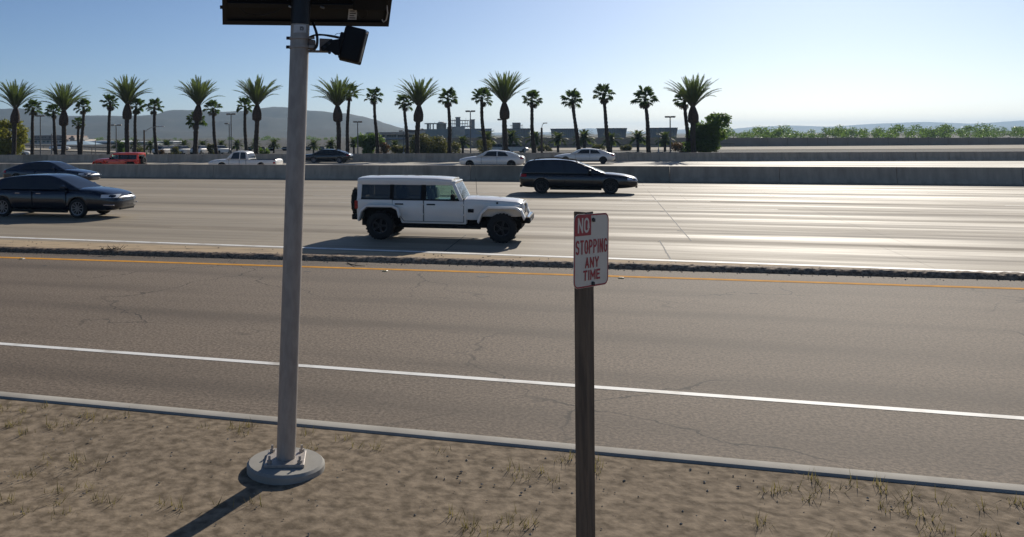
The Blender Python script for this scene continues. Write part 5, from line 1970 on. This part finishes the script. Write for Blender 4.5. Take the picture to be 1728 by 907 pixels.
# ================================================================== buildings beyond
def bx(px0, px1, py0, py1, z, depth, gz=None):
    """box corners from photo columns and rows at its front, z metres away"""
    a, b = P(px0, py1, z), P(px1, py0, z)
    zmin = min(a.z, b.z) if gz is None else gz
    return (min(a.x, b.x), z, zmin), (max(a.x, b.x), z + depth, max(a.z, b.z))


g0 = -.16


def rel(c, o):
    return tuple(c[i] - o[i] for i in range(3))


# long boundary wall under the tanks, in panels between pilasters
w = thing('boundary_wall', 'long warm grey block wall under the blue-grey tanks', 'wall', (P(990, 244, 184).x, 184, 0))
bl = Vector(w.location)
px = 752
while px < 1780:
    a, b = bx(px + .35, px + 33.65, 232.6 - .0065 * (px - 990) * 0, 252, 184, .3, g0)
    part('wall_panel', MB().box2(rel(a, bl), rel(b, bl)), M['wall_grey'], w)
    a, b = bx(px - .6, px + .6, 232.0, 252, 183.9, .5, g0)
    part('pilaster', MB().box2(rel(a, bl), rel(b, bl)), M['wall_grey'], w)
    px += 34
# garden wall with a dark rail, nearer
w = thing('garden_wall', 'low grey block wall with a dark rail along the service road', 'wall', (P(1010, 252, 181).x, 181, 0))
bl = Vector(w.location)
a, b = bx(868, 1240, 246, 252, 181, .4, g0)
part('wall', MB().box2(rel(a, bl), rel(b, bl)), M['wall_grey'], w)
a, b = bx(868, 1240, 243.6, 244.8, 181.1, .12)
part('rail', MB().box2(rel(a, bl), rel(b, bl)), M['rail'], w)
for k, px in enumerate(range(872, 1240, 24)):
    a, b = bx(px, px + .9, 244.6, 246.5, 181.13, .10)
    part('rail_post', MB().box2(rel(a, bl), rel(b, bl)), M['rail'], w)

# blue-grey tanks flaring to the top
TK = [(858, 899, 217, 'first blue-grey tank, with a square box on its roof'), (934.5, 981.5, 217.2, 'second blue-grey tank from the plant, a flaring drum behind a leaning palm'),
      (1014.5, 1065, 216.4, 'third blue-grey tank from the plant, a flaring drum behind a tall leaning palm'), (1099.5, 1152, 215.7, 'fourth blue-grey tank, partly behind the dark leafy tree')]
for i, (x0, x1, yt, lb) in enumerate(TK):
    z = 330
    c = P((x0 + x1) / 2, yt, z)
    rad = (x1 - x0) / 2 / F * z
    t = thing('storage_tank', lb, 'tank', (c.x, z + rad, g0), (0, 0, 0), 'blue-grey tanks behind the warehouse')
    h = c.z - g0
    part('shell', MB().lathe([(rad * .90, 0), (rad * .92, h * .55), (rad * .955, h * .8), (rad * .99, h * .97), (rad * .93, h * .97)], 40), M['tank'], t, smooth=50)
    part('rim', MB().lathe([(rad * .985, h * .955), (rad * 1.01, h * .955), (rad * 1.01, h), (rad * .96, h), (rad * .96, h * .955)], 40, closed=True), M['tank_rim'], t, smooth=50)
    for k in range(20):
        a = pi + pi * (k + .5) / 20
        for (f0, r0), (f1, r1) in (((0, .902), (.55, .922)), ((.55, .922), (.955, .992))):
            part('rib', MB().tube([(cos(a) * rad * r0, sin(a) * rad * r0, h * f0), (cos(a) * rad * r1, sin(a) * rad * r1, h * f1)], .05, 4), M['tank_rim'], t)
    if i == 0:
        a, b = bx(866.5, 878.5, 207.2, 217.5, z + rad * .5, 2.5)
        o = (c.x, z + rad, g0)
        part('roof_box', MB().box2(rel(a, o), rel(b, o)), M['steel_grey'], t)
        a, b = bx(862.5, 882, 212, 212.6, z + rad * .5 - .4, 3.2)
        part('walkway', MB().box2(rel(a, o), rel(b, o)), M['steel_grey'], t)
        for px in (862.5, 865, 880, 882):
            a, b = bx(px, px + .4, 210.5, 217, z + rad * .5 - .4, .1)
            part('handrail', MB().box2(rel(a, o), rel(b, o)), M['steel_grey'], t)

# office building with a band of dark windows
zo = 225
t = thing('office_building', 'flat-roofed office building with a band of dark windows beside the big olive bush', 'building', (P(660, 244, zo).x, zo, 0))
o = tuple(t.location)
def pbx(nm, px0, px1, py0, py1, z, d, m, gz=None, par=None):
    a, b = bx(px0, px1, py0, py1, z, d, gz)
    return part(nm, MB().box2(rel(a, o), rel(b, o)), M[m], par or t)
pbx('wall', 621, 706, 226.5, 250, zo, 18, 'wall_pale', g0)
pbx('roof', 618.5, 708, 223.2, 226.6, zo - 1.5, 21, 'steel_grey')
pbx('upper_storey', 687, 708, 219.5, 223.2, zo + 3, 12, 'brown_dark')
for x0, x1 in ((623, 649.5), (652.5, 668.5), (671, 686), (688, 704)):
    wdw = pbx('window', x0, x1, 227.6, 232.2, zo - .06, .1, 'win_dark')
    for k in range(1, 4):
        xm = x0 + (x1 - x0) * k / 4
        pbx('mullion', xm - .15, xm + .15, 227.6, 232.2, zo - .10, .05, 'steel_grey', None, wdw)
for xm in (650.9, 669.7, 687):
    pbx('pillar', xm - 1.0, xm + 1.0, 226.5, 250, zo - .25, .3, 'wall_pale', g0)
pbx('awning', 648, 690, 233.5, 236, zo - 2.2, 2.2, 'wall_blue')
t = thing('small_house', 'small cream gabled building between the office and the plant', 'house', (P(713, 240, 300).x, 300, 0))
o = tuple(t.location)
pbx('wall', 708, 718, 220, 240, 300, 8, 'wall_pale', g0)
a, b = P(707.5, 220.2, 300), P(718.5, 220.2, 300)
zz = P(713, 217, 300).z
mb = MB().prism([(a.x - o[0], a.z), (b.x - o[0], b.z), ((a.x + b.x) / 2 - o[0], zz)], -.3, 8.3)
part('roof', mb, M['pink_wall'], t)

# concrete plant
zp = 420
t = thing('concrete_plant', 'grey industrial plant with decks, two chimney blocks and a teal parapet', 'building', (P(770, 235, zp).x, zp, 0))
o = tuple(t.location)
pbx('teal_hall', 716, 762, 218, 240, zp, 30, 'wall_teal', g0)
pbx('blue_hall', 784, 829.5, 218.2, 240, zp - 3, 30, 'wall_blue', g0)
pbx('hall_roof_edge', 783.5, 830, 217.2, 218.4, zp - 3.4, 31, 'steel_grey')
pbx('middle_hall', 764, 784.5, 214, 240, zp - 5, 26, 'conc_struct', g0)
pbx('canopy_slab', 719.5, 754, 207.8, 209.6, zp - 1, 12, 'conc_struct')
for px in (721, 726, 731, 737.5, 746, 752):
    pbx('canopy_column', px, px + (3.6 if px in (721,) else 1.1), 209.4, 219, zp + 1, 3, 'conc_struct')
ctr = P(746, 213, zp)
part('hopper', MB().lathe([(2.4, -2.6), (2.3, 1.2), (1.5, 2.0), (.5, 2.2)], 20, 'z', (ctr.x - o[0], 4, ctr.z)), M['conc_struct'], t, smooth=40)
for x0, x1, y0, y1 in ((770, 776.8, 198.3, 216), (796, 801.2, 202.2, 218)):
    ch = pbx('chimney_block', x0, x1, y0, y1, zp - 2, 3, 'steel_grey')
    pbx('chimney_cap', x0 - .5, x1 + .5, y0 - .5, y0 + .5, zp - 2.3, 3.6, 'steel_grey', None, ch)
pbx('upper_deck', 763.5, 792.5, 203.0, 204.2, zp + 2, 8, 'steel_grey')
pbx('lower_deck', 760, 790, 208.6, 209.8, zp + 2, 8, 'steel_grey')
for px in (764, 767, 780, 784.5, 789, 792):
    pbx('deck_post', px, px + .55, 201.5 if px < 780 else 203.5, 216, zp + 2, .4, 'steel_grey')
for k in range(9):
    pbx('pipe', 757.5 + (k % 3) * 2.1, 759 + (k % 3) * 2.1, 208 + k * 2.2, 209.2 + k * 2.2, zp - 6, 2, 'conc_struct' if k % 2 else 'brown_dark')
for px in (757.2, 764.2):
    pbx('pipe_tower_leg', px, px + .5, 207, 232, zp - 6.4, .4, 'steel_grey', g0)
for px, y in ((741, 203.5), (764, 200), (786, 199.5), (733, 206)):
    pbx('antenna', px, px + .3, y, 208.5, zp + 3, .2, 'steel_grey')
pbx('sloping_cover', 780, 796, 212.5, 214.5, zp - 4, 6, 'wall_pale')

# shopping centre on the far side of the lot
zm = 380
t = thing('shopping_centre', 'pinkish shopping centre with dark letters along its roof', 'building', (P(85, 240, zm).x, zm, 0))
o = tuple(t.location)
pbx('wall', 50, 116, 236, 246, zm, 40, 'wall_pale', g0)
pbx('sign_wall', 54, 112, 228.5, 236, zm - .5, 20, 'pink_wall')
pbx('roof_edge', 53, 113, 235, 236.8, zm - 1.0, 20, 'brown_dark')
pbx('gable', 110, 124, 229.5, 237, zm + 6, 20, 'pink_wall')
pbx('gable_roof', 111, 126, 232.5, 237, zm + 3, 20, 'steel_grey')
for i, (ch, px) in enumerate((('V', 57.2), ('A', 62.4), ('N', 67.7), ('N', 73.5), ('Z', 82.2), ('I', 87.2), ('L', 90.2), ('S', 100.5))):
    a, b = P(px, 233.6, zm - .7), P(px + 4.2, 229.8, zm - .7)
    lt = text_part(ch, a.x - o[0], b.x - o[0], min(a.z, b.z), max(a.z, b.z), -.7, M['brown_dark'], t, .03)
for k in range(9):
    pbx('window', 51 + k * 7, 55 + k * 7, 238, 241, zm - .15, .3, 'win_dark')
zm = 320
t = thing('arena_hall', 'low hall with a white roof edge and pale blue sloping roof', 'building', (P(150, 244, zm).x, zm, 0))
o = tuple(t.location)
A = [P(104, 250.5, zm), P(114, 239.2, zm + 25), P(141, 238.0, zm + 25), P(164, 249, zm)]
mb = MB()
v = [(q.x - o[0], q.y - o[1], q.z) for q in A]
v2 = [(A[0].x - o[0], 45, A[0].z), (A[3].x - o[0], 45, A[3].z)]
mb.add(v + v2 + [(v[0][0], 0, g0), (v[3][0], 0, g0), (v2[0][0], 45, g0), (v2[1][0], 45, g0)], [(0, 1, 2, 3), (0, 4, 1), (3, 2, 5), (1, 4, 5, 2), (0, 3, 7, 6), (4, 0, 6, 8), (3, 5, 9, 7), (5, 4, 8, 9)])
part('blue_roof', mb, M['roof_blue'], t)
pbx('rear_hall', 140, 196, 241.2, 249, zm + 30, 20, 'wall_blue', g0)
pbx('white_roof_edge', 139, 197, 238.2, 241.3, zm + 28, 24, 'roof_white')
t = thing('green_arch_hall', 'pale hall with a rounded green roof behind the red off-roader', 'building', (P(238, 244, 300).x, 300, 0))
o = tuple(t.location)
a, b = P(222, 250, 300), P(262, 250, 300)
cx, rr_ = (a.x + b.x) / 2 - o[0], (b.x - a.x) / 2
zc = a.z
mb = MB().prism([(cx + rr_ * cos(pi * k / 16), zc + (P(240, 242, 300).z - zc) * sin(pi * k / 16)) for k in range(17)], 0, 20)
part('arched_roof', mb, M['wall_teal'], t)
pbx('wall', 222.5, 261.5, 250, 256, 300.3, 19, 'wall_pale', g0)
pbx('white_roof_edge', 204, 292, 239.0, 240.6, 330, 20, 'roof_white')
pbx('rear_wall', 206, 290, 240.6, 246, 331, 18, 'wall_blue', g0)
# white trailers and parked cars
for px0, px1, y0, z, lb in ((415, 447, 250.6, 172, 'long white box trailer behind the white pickup, farther from the grey pole'), (452, 486, 251.0, 170, 'long white box trailer just beside the grey pole'), (514, 548, 250.8, 171, 'long white box trailer behind the black sedan')):
    t = thing('box_trailer', lb, 'trailer', (P((px0 + px1) / 2, 250, z).x, z, -.1), (0, 0, 0), 'white trailers in the lot')
    o = tuple(t.location)
    a, b = bx(px0, px1, y0, 255.3, z, 2.5)
    b = (b[0], b[1], b[2])
    part('box', MB().box2(rel((a[0], a[1], .45), o), rel(b, o)), M['roof_white'], t, bevel=.05)
    ll = b[0] - a[0]
    for k in (.12, .22, .8, .9):
        part('wheel', MB().lathe([(.42, -.1), (.42, .15)], 14, 'y', (a[0] - o[0] + ll * k, .15, .42)), M['tyre'], t, smooth=40)
    part('underframe', MB().box2((a[0] - o[0] + .3, .4, .40), (a[0] - o[0] + ll - .3, 2.1, .55)), M['trim'], t)


def parked(label, px, z, m, rot, lk):
    c = P(px, 255, z)
    t = thing('parked_car', label, 'car', (c.x, z, -.1), (0, 0, rot), 'cars parked in the lot')
    mb = MB().loft([[(x, -w, zb), (x, -w, zt * .9), (x, -w * .9, zt), (x, w * .9, zt), (x, w, zt * .9), (x, w, zb)] for x, w, zb, zt in ((-2.2, .75, .4, .8), (-2.0, .86, .3, .95), (-.8, .9, .28, .98), (1, .9, .28, .95), (1.9, .84, .3, .82), (2.2, .7, .4, .66))])
    part('body', mb, m, t, smooth=40)
    mb = MB().loft([[(x0, -.78, .93), (x1, -.62, 1.42), (x1, .62, 1.42), (x0, .78, .93)] for x0, x1 in ((-1.9, -1.2), (-1.0, -.9), (.3, .2), (1.1, .45))])
    part('cabin', mb, M['dark_glass'], t, smooth=30)
    part('roof', MB().box((-.35, 0, 1.44), (1.5, 1.26, .05)), m, t, bevel=.02)
    for sx_ in (-1.35, 1.35):
        for sy in (-1, 1):
            part('wheel', MB().lathe([(.33, -.1), (.33, .1)], 14, 'y', (sx_, sy * .82, .33)), M['tyre'], t, smooth=40)


for i, (px, z, m, rot, lb) in enumerate((
        (26, 133, 'white_paint', .2, 'white parked car under the round broadleaf tree'), (8, 140, 'blue_paint', 0, 'dark blue parked car under the round broadleaf tree'),
        (101, 192, 'white_paint', .1, 'white car on the pale access road beside the second feather palm'), (276, 142, 'white_paint', 1.2, 'white parked car nearest the red off-roader, first of the parked row'), (287, 144, 'silver_paint', 1.2, 'white parked car, second in the row behind the red off-roader'),
        (308, 142, 'white_paint', 1.1, 'white parked car beside the leaning feather palm trunk'), (339, 143, 'silver_paint', 1.2, 'white parked car before the white pickup, past the leaning trunk'),
        (372, 144, 'white_paint', 1.0, 'white parked car above the white pickup cab'), (838, 140, 'silver_paint', .1, 'pale parked car under the tallest feather palm'), (868, 140, 'white_paint', .1, 'white parked car under the first blue-grey tank'))):
    parked(lb, px, z, M[m], rot, 0)

# access road slanting behind the left palms, with a guard rail beyond and a low hedge-dark kerb wall before it
quad_sheet('access_road', [tuple(G(px, py, -.05).xy) for px, py in ((-160, 249.6), (0, 251.8), (200, 258.2), (260, 261), (260, 258.5), (200, 255.2), (0, 248.2), (-160, 246.2))], M['pale_road'], -.05, 'pale sunlit access road behind the palms above the navy car')
t = thing('guard_rail', 'long dark guard rail along the pale access road', 'guard rail', tuple(G(90, 251, -.1)))
o = Vector(t.location)
rp = [G(px, py, -.05) for px, py in ((-160, 246.0), (0, 248.0), (100, 251.0), (200, 254.9), (258, 258.1))]
part('rail', MB().tube([q - o + Vector((0, 0, .62)) for q in rp], .13, 6), M['rail'], t)
for i in range(4):
    for k in range(9):
        q = rp[i].lerp(rp[i + 1], k / 9) - o
        part('rail_post', MB().box(q + Vector((0, 0, .30)), (.12, .12, .70)), M['rail'], t)
rp = [G(px, py, -.05) for px, py in ((-160, 250.0), (0, 252.4), (100, 255.0), (200, 258.6))]
t = thing('low_wall', 'low dark wall in front of the pale access road', 'wall', tuple(G(90, 255, -.1)))
o = Vector(t.location)
part('wall', MB().loft([[(q.x - o.x, q.y - o.y - .15, -.1), (q.x - o.x, q.y - o.y + .15, -.1), (q.x - o.x, q.y - o.y + .15, .16), (q.x - o.x, q.y - o.y - .15, .16)] for q in rp]), M['rail'], t)

# far line of trees closing the view behind the lot
mb = MB()
rnd = random.Random(21)
blobs = []
for k in range(150):
    px = rnd.uniform(1180, 1790)
    z = rnd.uniform(300, 420)
    c = P(px, 240, z)
    r_ = rnd.uniform(1.6, 3.6)
    blobs.append((c.x, z, rnd.uniform(.6, 4.2), r_, .8))
for k in range(60):
    px = rnd.uniform(-40, 760)
    z = rnd.uniform(480, 620)
    c = P(px, 240, z)
    blobs.append((c.x, z, rnd.uniform(.0, 1.6), rnd.uniform(1.5, 2.8), .7))
leaf_cloud(mb, blobs, 36000, .34, rnd)
o = part('treeline', mb, M['tree_leaf_dark'], fixn=False)
tag(o, 'distant low line of trees behind the lot', None, None, 'stuff')

# ================================================================== haze
hz = MB().box2((-8800, -600, -1.2), (8800, 8800, 108))
hm = bpy.data.materials.new("haze_air")
hm.use_nodes = True
ht = hm.node_tree
ht.nodes.clear()
pv = ht.nodes.new("ShaderNodeVolumePrincipled")
pv.inputs["Color"].default_value = (0.53, 0.76, 1.0, 1)
pv.inputs["Density"].default_value = 0.00014
pv.inputs["Anisotropy"].default_value = 0.22
ho = ht.nodes.new("ShaderNodeOutputMaterial")
ht.links.new(pv.outputs[0], ho.inputs["Volume"])
h = part('haze', hz, hm)
h["kind"] = "stuff"
h["label"] = "pale haze in the air over the valley"
